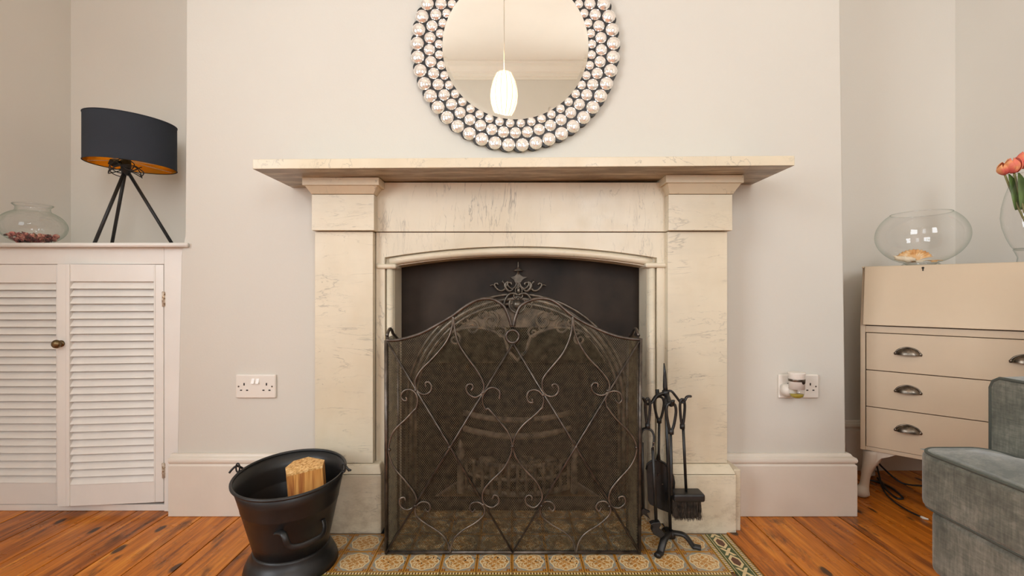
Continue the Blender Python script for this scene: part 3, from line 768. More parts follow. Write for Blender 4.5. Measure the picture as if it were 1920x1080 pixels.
# pendant lamp (seen in the mirror)
pd = thing('pendant_lamp', 'lit ribbed white pendant lamp on a long cord, reflected in the round mirror', 'lamp', (PEND[0], PEND[1], HC-.02))
prof = [(.035, .18), (.062, .165), (.088, .11), (.104, .04), (.108, -.01), (.102, -.07), (.085, -.125), (.062, -.165), (.050, -.18)]
MB().lathe(prof, (PEND[0], PEND[1], PEND[2]), 40).build('lamp_shade', M['pshade'], pd)
for i in range(14):
    a = 2*PI*i/14
    MB().tube([(PEND[0]+(r+.001)*math.cos(a), PEND[1]+(r+.001)*math.sin(a), PEND[2]+z) for r, z in prof], .0026, 5).build('rib', M['prib'], pd)
MB().tube([(PEND[0], PEND[1], HC-.03), (PEND[0], PEND[1], PEND[2]+.12)], .0035, 6).build('cord', M['whitecable'], pd)
MB().lathe([(.001, -.035), (.02, -.034), (.045, -.012), (.05, 0)], (PEND[0], PEND[1], HC), 20).build('ceiling_rose', M['ceiling'], pd)
for o in COL.objects:
    if o.parent == pd and o.name.startswith('lamp_shade'): pass

# ------------------------------------------------------------------ louvred cupboard
cup = thing('louvred_cupboard', 'built-in white louvred cupboard filling the left alcove', 'cupboard', (-1.6, 1.69, 0))
YF = 1.690
xe = [(-1.2225, 0), (-1.218, .22), (-1.209, .9), (-1.207, .972)]
# face frame
b = MB()
b.prism([(-1.281, .0)]+xe+[(-1.281, .972)], YF-.002, YF+.02)                  # right stile
b.box(XL+.001, -1.2815, YF-.002, YF+.02, .910, .972)                        # top rail
b.box(XL+.001, -1.2815, YF+.003, YF+.02, .0, .0235)                         # bottom rail
b.build('face_frame', M['white'], cup, bevel=.002)
b = MB().box(XL+.001, -1.212, 1.672, YB-.001, .972, .9855); b.build('cupboard_top', M['white'], cup, bevel=.002)
MB().tube([(XL+.001, 1.664, .9785), (-1.176, 1.664, .9785)], .0085, 10).build('nosing', M['white'], cup)
MB().box(XL+.001, -1.212, YF+.35, YF+.36, 0, .97).box(-1.215, -1.2125, YF+.02, YF+.35, 0, .97).build('carcass', M['white'], cup)
sl_me = MB().prism([(-.002, 0), (.0025, -.001), (.021, .0275), (.0165, .030)], -.5, .5, axis='x').mesh('slat'); sl_me.materials.append(M['white'])
def door(name_x, w, loc, rz, knob, hinge):
    d = bpy.data.objects.new('door', None); COL.objects.link(d); d.parent = cup; d.empty_display_size = .03
    d.location = (loc[0]-cup.location.x, loc[1]-cup.location.y, loc[2]); d.rotation_euler = (0, 0, rz)
    z0, z1 = 0.0, .877; a = -w
    sw = .033
    return d, a
def make_door(loc, rz, w, z0, z1, lw, rw, knob=False, hinges=False, top=.062, bot=.076, bl_=.012):
    # local: x from -w to 0, front face y=0
    frm = MB()
    frm.box(-w, -w+lw, 0, .022, z0, z1).box(-rw, 0, 0, .022, z0, z1)
    d = frm.build('door', M['white'], cup, local=True, bevel=.0015)
    d.location = (loc[0]-cup.location.x, loc[1]-cup.location.y, 0); d.rotation_euler = (0, 0, rz)
    MB().box(-w+lw, -rw, .001, .021, z1-top, z1).build('top_rail', M['white'], d, local=True)
    MB().box(-w+lw, -rw, .001, .021, z0, z0+bot).build('bottom_rail', M['white'], d, local=True)
    b = MB(); b.box(-w+lw-.0005, -w+lw+bl_, -.004, .016, z0+.001, z1-.001); b.build('stile_bead', M['white'], d, local=True, bevel=.002)
    b = MB(); b.box(-rw-.005, -rw+.0005, -.002, .016, z0+.001, z1-.001); b.build('stile_bead', M['white'], d, local=True, bevel=.002)
    zz0, zz1 = z0+bot, z1-top; k_ = int(round((zz1-zz0)/.0272)); pit = (zz1-zz0)/k_
    L_ = w-lw-rw-bl_-.004
    for i in range(k_):
        o = inst('slat', sl_me, d, ((-w+lw+bl_-rw-.005)/2, .001, zz0+i*pit+.0012), (random.uniform(-.01, .01), random.uniform(-.0012, .0012), 0), (L_, 1, pit/.0295))
    if knob:
        kz = .622
        MB().tube([(-w+.012, .001, kz), (-w+.012, -.008, kz)], .006, 10).ball((-w+.012, -.018, kz), .0155, 18, 12, (1, .75, 1)).tube([(-w+.014, .0, kz), (-w+.014, -.003, kz)], .012, 16).build('knob', M['brass'], d, local=True)
    if hinges:
        for hz in (.782, .152):
            MB().tube([(.002, -.004, hz-.028), (.002, -.004, hz+.028)], .0035, 8).box(-.004, .008, -.003, .002, hz-.027, hz+.027).build('hinge', M['hinge'], d, local=True)
    return d
mh_ = Mat('painted_hinge', (.55, .45, .33), .45, .3); mh_.col(mh_.ramp(mh_.noise(mh_.vec(), 120, 3), [(.42, (.30, .19, .10)), (.55, (.72, .62, .5))])); M['hinge'] = mh_.m
make_door((-1.2835, 1.689, 0), math.asin(.037/.357), .357, .0345, .9085, .031, .028, knob=True, hinges=True)
make_door((-1.643, 1.689, 0), 0, .358, .0265, .9085, .03, .030, top=.066, bot=.078, bl_=.004)

# ------------------------------------------------------------------ table lamp
LZ = .9858
hub = Vector((-1.549, 1.84, 1.285))
lamp = thing('table_lamp', 'tripod table lamp with an oval charcoal shade lined in gold', 'lamp', (hub.x, hub.y, LZ))
ang = math.radians(47); ca, sa = math.cos(ang), math.sin(ang)
sc_ = Vector((-1.530, 1.846, 1.406)); A_, B_, H_ = .149, .110, .181
def oval(z, k=1.0, n=64): 
    return [(sc_.x+A_*k*math.cos(t)*ca-B_*k*math.sin(t)*sa, sc_.y+A_*k*math.cos(t)*sa+B_*k*math.sin(t)*ca, z) for t in [2*PI*i/n for i in range(n)]]
def wallring(k, za, zb):
    n = 64; b = MB(); b.add(oval(za, k)+oval(zb, k), [(i, (i+1) % n, n+(i+1) % n, n+i) for i in range(n)], True); return b
wallring(1, sc_.z-H_/2, sc_.z+H_/2).build('lamp_shade', M['navy'], lamp)
wallring(.985, sc_.z-H_/2+.001, sc_.z+H_/2-.001).build('shade_lining', M['gold'], lamp)
MB().tube(oval(sc_.z-H_/2), .0017, 6, closed=True).build('shade_rim', M['navy'], lamp)
MB().tube(oval(sc_.z+H_/2), .0017, 6, closed=True).build('shade_rim', M['navy'], lamp)
b = MB()
for t in (.35, PI-.5, PI+.75, -0.8):
    e = Vector((sc_.x+A_*.98*math.cos(t)*ca-B_*.98*math.sin(t)*sa, sc_.y+A_*.98*math.cos(t)*sa+B_*.98*math.sin(t)*ca, sc_.z-H_/2+.006))
    b.tube([(hub.x, hub.y, 1.335), e], .0013, 6)
b.build('shade_spider', M['whitecable'], lamp)
MB().tube([hub-Vector((0, 0, .008)), hub+Vector((0, 0, .03)), hub+Vector((0, 0, .075))], [.014, .018, .016], 14).build('lamp_holder', M['black'], lamp)
for (px, y) in ((177, 1.715), (208, 1.93), (327.5, 1.885)):
    ft = Vector((X(px, y), y, LZ+.003))
    d_ = (ft-hub); st_ = hub+Vector((d_.x*.06, d_.y*.06, 0))
    MB().tube([st_, ft], .0062, 10).build('leg', M['iron'], lamp)
rg = random.Random(11); b = MB()
for q in range(3):
    pts = []; ph = rg.uniform(0, 6); rr = rg.uniform(.034, .056)
    for i in range(14):
        a = 2*PI*i/14; pts.append((hub.x+rr*1.2*math.cos(a+ph)+rg.uniform(-.004, .004), hub.y+rr*math.sin(a+ph), 1.292+.014*math.sin(2*a+ph)+rg.uniform(-.006, .006)+q*.006))
    b.tube(spline(pts, 4, True), .0019, 6, closed=True)
b.tube(spline([hub+Vector((.02, 0, .01)), hub+Vector((.05, -.02, .03)), hub+Vector((.03, -.05, .045)), hub+Vector((-.03, -.04, .02)), hub+Vector((-.055, 0, .0)), hub+Vector((-.03, .02, -.012))], 5), .0019, 6)
b.build('wrapped_cable', M['black'], lamp)
b = MB().box(-.011, .011, -.02, .02, -.012, .012).build('plug', M['black'], lamp, local=True, bevel=.003); b.location = (-.028, -.02, 1.322-LZ); b.rotation_euler = (.4, .5, .4)

# ------------------------------------------------------------------ potpourri bowl
def ellip_profile(rx, rz, zc, t0, t1, n=20): return [(rx*math.cos(a), zc+rz*math.sin(a)) for a in [t0+(t1-t0)*i/n for i in range(n+1)]]
pc = (X(62, 1.80), 1.80)
pb = thing('glass_bowl', 'low dimpled clear glass bowl of potpourri on the white cupboard', 'bowl', (pc[0], pc[1], LZ))
pr_ = ellip_profile(.101, .070, .078, -1.15, 1.02)
pr_ = [(.001, .008), (.03, .008)]+pr_+[(.050, .145), (.050, .154), (.056, .160), (.058, .163)]
def glassmat_dimple():
    m = M['glass'].copy(); m.name = 'dimpled_glass'; nt = m.node_tree
    vo = nt.nodes.new('ShaderNodeTexVoronoi'); vo.inputs['Scale'].default_value = 42; tc = nt.nodes.new('ShaderNodeTexCoord')
    bp = nt.nodes.new('ShaderNodeBump'); bp.inputs['Strength'].default_value = .7; bp.inputs['Distance'].default_value = .004
    nt.links.new(tc.outputs['Object'], vo.inputs['Vector']); nt.links.new(vo.outputs['Distance'], bp.inputs['Height'])
    for n in nt.nodes:
        if n.type in ('BSDF_GLOSSY', 'FRESNEL', 'LAYER_WEIGHT'): nt.links.new(bp.outputs[0], n.inputs['Normal'])
        if n.type == 'LAYER_WEIGHT': n.inputs['Blend'].default_value = .42
    return m
M['dimple'] = glassmat_dimple()
MB().lathe([(r, z+LZ) for r, z in pr_], (pc[0], pc[1], 0), 48).build('bowl_body', M['dimple'], pb)
MB().tube([(pc[0]+.057*math.cos(2*PI*i/40), pc[1]+.057*math.sin(2*PI*i/40), LZ+.163) for i in range(40)], .0026, 6, closed=True).build('bowl_rim', M['glassrim'], pb)
MB().tube([(pc[0]+.045*math.cos(2*PI*i/40), pc[1]+.045*math.sin(2*PI*i/40), LZ+.005) for i in range(40)], .004, 6, closed=True).build('bowl_foot', M['glassrim'], pb)
rg = random.Random(21); b = MB()
m = Mat('potpourri_petal', (.35, .06, .05), .7); m.col(m.ramp(m.noise(m.vec(), 45, 2), [(.36, (.06, .02, .015)), (.47, (.24, .05, .05)), (.55, (.62, .20, .16)), (.62, (.70, .36, .26)), (.70, (.22, .10, .04))])); M['petal'] = m.m
for i in range(330):
    a = rg.uniform(0, 2*PI); q = math.sqrt(rg.random()); lay = rg.random()
    z = .016+lay*.030; rmax = .101*math.sqrt(max(0, 1-((z-.078)/.070)**2))-.010
    R3 = Matrix.Rotation(rg.uniform(0, 3), 3, 'X') @ Matrix.Rotation(rg.uniform(0, 3), 3, 'Y')
    b.ball((pc[0]+rmax*q*math.cos(a), pc[1]+rmax*q*math.sin(a), LZ+z), rg.uniform(.005, .0095), 7, 4, (1, .8, .22), R3)
tag(b.build('potpourri', M['petal']), 'dried red and pink potpourri lying inside the dimpled glass bowl', 'potpourri', kind='stuff')

# ------------------------------------------------------------------ sockets
def socket(cx, cz, label, switches=True):
    t = thing('power_socket', label, 'socket', (cx, YW, cz))
    MB().box(cx-.073, cx+.073, YW-.010, YW+.0005, cz-.043, cz+.043).build('socket_plate', M['plastic'], t, bevel=.005, seg=3)
    for s in (-1, 1):
        o = cx+s*.0385+(.002 if s > 0 else -.002)
        b = MB().box(o-.0022, o+.0022, YW-.0108, YW-.0098, cz+.0035, cz+.0125).box(o-.0145, o-.0075, YW-.0108, YW-.0098, cz-.0155, cz-.0115).box(o+.0075, o+.0145, YW-.0108, YW-.0098, cz-.0155, cz-.0115)
        b.build('pin_holes', M['hole'], t)
        MB().tube([(cx+s*.0605, YW-.0108, cz), (cx+s*.0605, YW-.009, cz)], .003, 12).build('screw', M['pewter'], t)
        b = MB(); sx_ = cx+s*.0085
        b.prism([(YW-.0095, cz+.010), (YW-.0170, cz+.0105), (YW-.0095, cz+.030)], sx_-.0058, sx_+.0058, axis='x')
        b.build('rocker_switch', M['white'], t, bevel=.0006, seg=1)
socket(-.9307, .4655, 'white double wall socket left of the fireplace, both outlets empty')
socket(1.041, .4655, 'white double wall socket right of the fireplace, one outlet in use')
af = thing('air_freshener', 'white plug-in air freshener with yellow oil in the right wall socket', 'air freshener', (.995, 1.64, .4655))
ax, ay = X(1494, 1.620), 1.620; zt_, zb_ = Z(698, ay), Z(729, ay)
MB().lathe([(.001, zt_), (.026, zt_-.0005), (.030, zt_), (.030, zt_-.003), (.0275, zt_-.010), (.0272, zb_), (.001, zb_)], (ax, ay, 0), 32, sx=.98, sy=.8).build('housing', M['plastic'], af)
MB().lathe([(.0280, Z(710, ay)), (.0284, Z(711, ay)), (.0284, Z(713.5, ay)), (.0280, Z(714.5, ay))], (ax, ay, 0), 32, sx=.98, sy=.8).ball((ax+.010, ay-.020, Z(715, ay)), .008, 12, 8, (1, .3, 1)).build('silver_band', M['chrome'] if 'chrome' in M else M['pewter'], af)
MB().lathe([(.025, zb_), (.0255, zb_-.012), (.021, zb_-.028), (.012, zb_-.033), (.001, zb_-.034)], (ax, ay, 0), 28, sy=.8).build('bottle', M['glass'], af)
m = Mat('yellow_oil', (.50, .38, .05), .1); m.b.inputs['Transmission Weight'].default_value = .3; M['oil'] = m.m
MB().lathe([(.001, zb_-.018), (.0235, zb_-.018), (.020, zb_-.027), (.0115, zb_-.032), (.001, zb_-.033)], (ax, ay, 0), 28, sy=.8).build('oil', M['oil'], af)
MB().tube([(ax-.018, YW-.0115, .452), (ax-.010, 1.645, .458), (ax-.002, 1.628, .463)], [.024, .021, .015], 20).build('plug_arm', M['plastic'], af)

# ------------------------------------------------------------------ coal hod
hc = Vector((X(548, 1.37), 1.37, 0))
hod = thing('coal_bucket', 'black metal coal hod with a sloping rim left of the hearth', 'bucket', (hc.x, hc.y, 0))
n = 56
def hring(r, c, tx=0, ty=0, sx=1):
    return [(c[0]+r*sx*math.cos(2*PI*i/n), c[1]+r*math.sin(2*PI*i/n), c[2]+tx*r*sx*math.cos(2*PI*i/n)+ty*r*math.sin(2*PI*i/n)) for i in range(n)]
def loft(b, rings):
    vs = [v for r in rings for v in r]; b.add(vs, [(i*n+j, i*n+(j+1) % n, (i+1)*n+(j+1) % n, (i+1)*n+j) for i in range(len(rings)-1) for j in range(n)], True)
rim_c = (X(546, 1.365), 1.362, .277); TX, TY = .0, .10
def bodyring(t, e=0):   # t 0 bottom .. 1 rim
    k0 = (hc.x+.0, hc.y, .052)
    c = [k0[i]+(rim_c[i]-k0[i])*t for i in range(3)]
    return hring(.100+(.151-.100)*t+e, c, TX*t, TY*t)
b = MB(); loft(b, [bodyring(t, e) for t, e in [(0, 0), (.2, 0), (.4, 0), (.60, 0), (.61, .0009), (.63, .0009), (.655, 0), (.8, 0), (.97, .001)]])
b.add(bodyring(0), [tuple(range(n))])
b.build('bucket_body', M['hod'], hod, solid=.0016)
MB().tube(bodyring(.975, .003), .0045, 8, closed=True).build('bucket_rim', M['hod'], hod)
b = MB(); loft(b, [hring(.100, (hc.x, hc.y, .060)), hring(.1065, (hc.x, hc.y, .052)), hring(.104, (hc.x, hc.y, .044)), hring(.116, (hc.x, hc.y, .034)), hring(.125, (hc.x, hc.y, .016)), hring(.129, (hc.x, hc.y, .0))])
b.build('bucket_foot', M['hod'], hod, solid=.002)
# tipping handle on the front
def onbody(px, py, out=0):
    # intersect view ray with the cone numerically
    d = Vector(((px-CX)/F, 1, -(py-CY)/F)); best = None
    y = 1.12
    while y < 1.45:
        p = Vector((d.x*y, y, CH+d.z*y)); t = (p.z-.052)/(.277-.052); c = (hc.x+(rim_c[0]-hc.x)*t, hc.y+(rim_c[1]-hc.y)*t); r = .100+.053*t
        if math.hypot(p.x-c[0], p.y-c[1]) <= r+out: return p
        y += .002
    return Vector((d.x*1.3, 1.3, CH+d.z*1.3))
hp = [onbody(516, 999, .002), onbody(523, 998, .006), onbody(531, 1001, .020), onbody(536, 1012, .030), onbody(541, 1022, .034), onbody(550, 1026, .034), onbody(570, 1022, .034), onbody(595, 1010, .032), onbody(605, 1002, .028), onbody(609, 990, .018), onbody(608, 980, .008), onbody(606, 974, .002)]
MB().tube(spline(hp, 4), .0088, 8, sx=.35, up=(0, -.3, 1)).build('tipping_handle', M['hod'], hod)
# bail: rests behind the rim, ends hooked through lugs
lt = Vector((rim_c[0]-.160, rim_c[1], .276-TX*.153+.010)); rt = Vector((rim_c[0]+.160, rim_c[1], .276+TX*.153+.010))
for p, s in ((lt, -1), (rt, 1)):
    MB().tube([(p.x-s*.003+.009*math.cos(a)*.6, p.y, p.z+.013*math.sin(a)) for a in [2*PI*i/16 for i in range(16)]], .0026, 6, closed=True).build('lug', M['hod'], hod)
b = MB()
pts = [lt+Vector((-.020, -.004, -.014)), lt+Vector((-.012, 0, -.003)), lt+Vector((-.002, .008, .002))]
for i in range(1, 12):
    a = PI*i/12; pts.append(Vector((rim_c[0]-.160*math.cos(a), rim_c[1]+.150*math.sin(a)*1.0+.012, .265-TX*.166*math.cos(a)-.03*math.sin(a))))
pts += [rt+Vector((.002, .008, 0)), rt+Vector((.010, -.002, -.002)), rt+Vector((.021, -.008, -.005))]
# keep the wire outside the body
for q in range(3, 14): pts[q].y = max(pts[q].y, rim_c[1]+.166*math.sqrt(max(0, 1-((pts[q].x-rim_c[0])/.166)**2))-.02); pts[q].y = min(pts[q].y, 1.536)
b.tube(spline(pts, 4), .0032, 8); b.build('bail', M['hod'], hod)
# log
lg = thing('firewood_log', 'split wedge of pale firewood standing in the black coal bucket', 'firewood', (X(575, 1.38), 1.385, .065))
Yl = 1.365
q = [(X(539, 1.36), 1.355), (X(612, 1.40), 1.372), (X(611, 1.44), 1.43), (X(580, 1.47), 1.462), (X(556, 1.46), 1.440), (X(541, 1.42), 1.40)]
zt_log = [Z(883, 1.355), Z(869, 1.372), Z(868, 1.43)+.0, Z(862, 1.462), Z(868, 1.44), Z(876, 1.40)]
zt_log = [.268, .287, .284, .282, .277, .271]
b = MB(); k_ = len(q)
b.add([(p[0]+.012, p[1]+.010, .066) for p in q]+[(p[0], p[1], z) for p, z in zip(q, zt_log)], [(i, (i+1) % k_, k_+(i+1) % k_, k_+i) for i in range(k_)]+[tuple(range(k_-1, -1, -1))])
b.build('log_body', M['log'], lg, bevel=.002, seg=1)
b = MB(); b.add([(p[0], p[1], z+.0005) for p, z in zip(q, zt_log)]+[(p[0], p[1], z-.006) for p, z in zip(q, zt_log)], [tuple(range(k_)), tuple(range(2*k_-1, k_-1, -1))]+[(i, (i+1) % k_, k_+(i+1) % k_, k_+i) for i in range(k_)])
b.build('log_end', M['logend'], lg)

# ------------------------------------------------------------------ fire tools
pb_ = Vector((X(1257, 1.46), 1.46, .040)); pt_ = Vector((X(1248, 1.455), 1.455, Z(733, 1.455)))
st = thing('fire_tool_stand', 'black iron three-legged fire tool stand right of the screen', 'tool stand', (pb_.x, pb_.y, 0))
MB().tube([pb_, pt_], .0052, 10).build('pole', M['tool'], st)
MB().tube([pt_, P(1247, 725, 1.455), P(1246.5, 700, 1.455), P(1245, 681, 1.455)], [.0075, .0072, .005, .0018], 10).build('spike', M['tool'], st)
MB().tube([P(1248.5, 742, 1.455), P(1248, 732, 1.455)], .011, 12).build('hub', M['tool'], st)
def flat(pts, w, th, nm, root, mat=None, n=6): # strap
    MB().tube(spline(pts, n), w, 8, sx=th, up=(0, 0, 1)).build(nm, mat or M['tool'], root)
# feet
for e, m1 in ((P(1232, 1050, 1.39), P(1243, 1003, 1.42)), (P(1314, 1034, 1.435), P(1290, 1005, 1.445)), (P(1238, 1000, 1.52), P(1246, 1000, 1.5))):
    e.z = .006
    m1 = Vector((pb_.x+(e.x-pb_.x)*.45, pb_.y+(e.y-pb_.y)*.45, .040)); m2 = Vector((pb_.x+(e.x-pb_.x)*.75, pb_.y+(e.y-pb_.y)*.75, .010))
    dn = (e-pb_); dn.z = 0; dn.normalize()
    pts = [pb_+Vector((0, 0, .002)), m1, m2, Vector((e.x-dn.x*.02, e.y-dn.y*.02, .009)), Vector((e.x, e.y, .008))]
    MB().tube(spline(pts, 5), .0115, 8, sx=.65, up=(0, 0, 1)).build('foot', M['tool'], st)
MB().tube([pb_+Vector((0, 0, -.012)), pb_+Vector((0, 0, .006))], .016, 12).build('foot_boss', M['tool'], st)
# arms: (tip) each a strap rising off the hub with an upturned end
hubp = P(1248, 736, 1.455)
arms = {'l': [hubp, P(1232, 741, 1.445), P(1221, 755, 1.435), P(1212, 757, 1.43), P(1207, 748, 1.42), P(1202, 745, 1.42)],
        'b': [hubp, P(1243, 738, 1.47), P(1237, 742, 1.485), P(1234, 740, 1.495), P(1232, 730, 1.50)],
        'f': [hubp, P(1253, 745, 1.43), P(1257, 758, 1.41), P(1260, 760, 1.40), P(1262, 751, 1.39)],
        'r': [hubp, P(1258, 733, 1.455), P(1268, 744, 1.455), P(1276, 754, 1.455), P(1283, 752, 1.455), P(1288, 744, 1.455), P(1296, 743, 1.455)]}
for k_, pp in arms.items():
    MB().tube(spline(pp, 4), .0065, 8, sx=.6, up=(0, 0, 1)).build('hook_arm', M['tool'], st)
def loop_handle(root, px, y, ptop, pbot, w):
    b = MB()
    for s in (-1, 1):
        pts = [P(px, ptop, y), P(px+s*w*.75, ptop+4, y), P(px+s*w, ptop+(pbot-ptop)*.30, y), P(px+s*w*.55, ptop+(pbot-ptop)*.72, y), P(px, pbot-3, y)]
        b.tube(spline(pts, 4), .0042, 8)
    b.tube([P(px, pbot-9, y), P(px, pbot, y)], .0078, 8)
    b.build('handle', M['tool'], root)
# shovel
sh = thing('coal_shovel', 'black iron coal shovel hanging at the back of the tool stand', 'shovel', P(1236, 860, 1.50))
loop_handle(sh, 1236, 1.497, 743, 793, 9)
MB().tube([P(1236, 790, 1.497), P(1235, 850, 1.50), P(1234.5, 862, 1.50)], [.0042, .0042, .0075], 8).build('shaft', M['tool'], sh)
out = [(1212, 880), (1214, 870), (1222, 864), (1234, 862), (1247, 869), (1255, 880), (1262, 893), (1264, 905), (1260, 963), (1238, 955), (1218, 945), (1215, 938)]
b = MB(); b.prism([(X(p[0], 1.505), Z(p[1], 1.505)) for p in out], 1.503, 1.506); b.build('shovel_pan', M['tool'], sh)
# rim lip of the pan
MB().tube([P(p[0], p[1], 1.500) for p in out[:9]]+[P(out[8][0], out[8][1], 1.5)], .0035, 6).build('pan_lip', M['tool'], sh)
MB().ball(P(1234, 890, 1.500), .003, 8, 6).ball(P(1242, 908, 1.500), .003, 8, 6).build('rivet', M['pewter'], sh)
# brush
br_ = thing('hearth_brush', 'black-handled hearth brush with dark bristles hanging on the right arm', 'brush', P(1287, 940, 1.455))
loop_handle(br_, 1279.5, 1.452, 748, 804, 4.5)
MB().tube([P(1281, 802, 1.452), P(1286.5, 921, 1.455)], .0044, 8).build('shaft', M['tool'], br_)
MB().box(X(1259, 1.455), X(1317, 1.455), 1.430, 1.482, Z(936, 1.455), Z(921, 1.455)).build('brush_block', M['tool'], br_, bevel=.007, seg=3)
b = MB(); rg = random.Random(2)
for i in range(1500):
    xx = rg.uniform(X(1262, 1.455), X(1311, 1.455)); yy = rg.uniform(1.437, 1.476)
    b.tube([(xx, yy, Z(934, 1.455)), (xx+rg.uniform(-.003, .003), yy+rg.uniform(-.003, .003), .135), (xx+rg.uniform(-.007, .007), yy+rg.uniform(-.006, .006), Z(970, 1.455)+rg.uniform(-.004, .010))], [.0007, .0007, .0004], 3, cap=False)
b.build('bristles', M['bristle'], br_, kind='stuff')
# poker (front loop) with bright handle
pk = thing('fire_poker', 'black iron poker with a loop handle on the front arm', 'poker', P(1258, 930, 1.40))
loop_handle(pk, 1258.5, 1.40, 755, 814, 9)
MB().tube([P(1257.5, 812, 1.40), P(1259, 900, 1.40), P(1258.5, 928, 1.40)], [.0044, .0048, .0038], 8).build('shaft', M['tool'], pk)
# tongs: strap bow, two rods, claws
tg = thing('fire_tongs', 'black iron fire tongs with a bowed top and claw ends, left on the stand', 'tongs', P(1220, 900, 1.43))
loop_handle(tg, 1214.5, 1.425, 747, 803, 4.5)
MB().tube(spline([P(1202, 835, 1.43), P(1202, 812, 1.43), P(1208, 804, 1.43), P(1220, 806, 1.43), P(1226, 816, 1.425), P(1225.5, 832, 1.42), P(1224, 842, 1.42)], 5), .0105, 8, sx=.35, up=(1, 0, 0)).build('spring_bow', M['tool'], tg)
MB().tube([P(1224, 840, 1.42), P(1230.5, 980, 1.42)], .0048, 8).build('rod', M['tool'], tg)
MB().tube([P(1204, 830, 1.435), P(1206, 955, 1.44)], .0048, 8).build('rod', M['tool'], tg)
MB().ball(P(1225, 830, 1.413), .0035, 8, 6).ball(P(1225, 837, 1.413), .0035, 8, 6).build('rivet', M['pewter'], tg)
b = MB(); b.prism([(X(p[0], 1.42), Z(p[1], 1.42)) for p in [(1218, 981), (1224, 978), (1237, 977), (1238, 983), (1234, 989), (1246, 1000), (1238, 1007), (1224, 1000), (1221, 993), (1223, 985)]], 1.412, 1.432); b.build('claw', M['tool'], tg, bevel=.002)
b = MB(); b.prism([(X(p[0], 1.44), Z(p[1], 1.44)) for p in [(1205, 952), (1210, 955), (1219, 959), (1212, 961), (1219, 973), (1210, 966), (1206, 963), (1202, 968), (1202, 955)]], 1.434, 1.448); b.build('claw', M['tool'], tg, bevel=.0015)

# ------------------------------------------------------------------ bureau
BA = math.radians(-42)
bu = thing('writing_bureau', 'cream painted writing bureau with sloping flap and three drawers, across the right corner', 'bureau', (1.382, 1.82, 0), BA)
BWd, BD = .585, .285; zc0, zc1, ztopb = .185, .680, .912
bk_ = dict(local=True)
# carcass sides with sloping top part
side = [(0, zc0), (0, zc1-.004), (.090, ztopb-.008), (BD, ztopb-.008), (BD, zc0)]
for x0 in (0, BWd-.016): MB().prism(side, x0, x0+.016, axis='x').build('side_panel', M['cream'], bu, local=True, bevel=.0015)
MB().box(.016, BWd-.016, .004, BD, zc0, .200).box(.016, BWd-.016, .002, .02, .650, .6755).box(.016, BWd-.016, BD-.01, BD, .2, ztopb-.008).box(.016, BWd-.016, .012, BD-.01, .664, .6755).build('carcass', M['cream'], bu, local=True, bevel=.001, seg=1)
MB().box(-.001, BWd+.001, .078, BD+.001, ztopb-.0075, ztopb).build('bureau_top', M['cream'], bu, local=True, bevel=.0015)
fl_ = MB(); fx0, fx1 = .008, BWd-.008
fl_.hexa([(fx0, -.014, .679), (fx1, -.014, .679), (fx1, .000, .679), (fx0, .000, .679)], [(fx0, .070, .911), (fx1, .070, .911), (fx1, .088, .911), (fx0, .088, .911)])
flap = fl_.build('flap', M['cream'], bu, local=True, bevel=.003)
b = MB(); kx = .185; kz = .900; ky = -.014+(kz-.679)/(.911-.679)*.084-.0012
b.tube([(kx, ky-.001, kz), (kx, ky+.003, kz)], .0040, 12).box(kx-.0017, kx+.0017, ky-.004, ky+.003, kz-.012, kz)
b.build('keyhole', M['hole'], flap, local=True)
def cup_handle_mesh():
    b = MB(); vs = []; nu, nv = 20, 10; a_, h_, d_ = .0345, .026, .022
    for i in range(nu+1):
        u = PI*i/nu
        for j in range(nv+1):
            v = PI/2*j/nv      # from wall edge to lip
            vs.append((a_*math.cos(u)*(1 if j < nv else 1), -d_*math.sin(v)*math.sin(u)**.8 if i not in (0, nu) else 0, h_*math.sin(u)*math.cos(v)*1.0-.0))
    b.add(vs, [(i*(nv+1)+j, (i+1)*(nv+1)+j, (i+1)*(nv+1)+j+1, i*(nv+1)+j+1) for i in range(nu) for j in range(nv)], True)
    rim = [(a_*1.08*math.cos(PI*i/24), -.001, h_*1.12*math.sin(PI*i/24)-.0015) for i in range(25)]
    b.tube(rim, .0028, 6)
    for s in (-1, 1): b.ball((s*a_*1.03, -.003, .004), .0055, 8, 6, (1, .6, 1))
    me = b.mesh('handle', weld=True); me.materials.append(M['pewter']); return me
hm = cup_handle_mesh()
cuts = [(.5035, .6475), (.3595, .5005), (.2015, .3565)]
hz = [.571, .428, .280]
for (z0, z1), h_ in zip(cuts, hz):
    d = MB().box(.0185, BWd-.0185, .001, .018, z0, z1).box(.03, BWd-.03, .018, BD-.02, z0+.01, z1-.03).build('drawer', M['cream'], bu, local=True, bevel=.001, seg=1)
    for hx in (.143, BWd-.143):
        inst('handle', hm, d, (hx, .0005, h_))
# cabriole legs
def cab(x, y, sx, sy, mat=M['creamleg']):
    b = MB()
    key = [(.030, .186, .030), (.033, .172, .032), (.030, .150, .030), (.021, .122, .0215), (.014, .092, .0165), (.010, .062, .0150), (.007, .038, .0170), (.002, .022, .0245), (-.001, .010, .0265), (-.001, .001, .020)]
    ctr = spline([(x+sx*a, y+sy*a, z) for a, z, r in key], 4); rad = [v.x for v in spline([(r, 0, 0) for a, z, r in key], 4)]
    b.tube(ctr, rad, 14)
    # knee brackets
    b.prism([(x+sx*.03, .1845), (x+sx*.105, .1845), (x+sx*.085, .172), (x+sx*.060, .160), (x+sx*.04, .135)], y+sy*.006, y+sy*.024)
    return b.build('leg', mat, bu, local=True)
cab(.004, .004, 1, 1); cab(BWd-.004, .004, -1, 1); cab(.004, BD-.006, 1, -1); cab(BWd-.004, BD-.006, -1, -1)
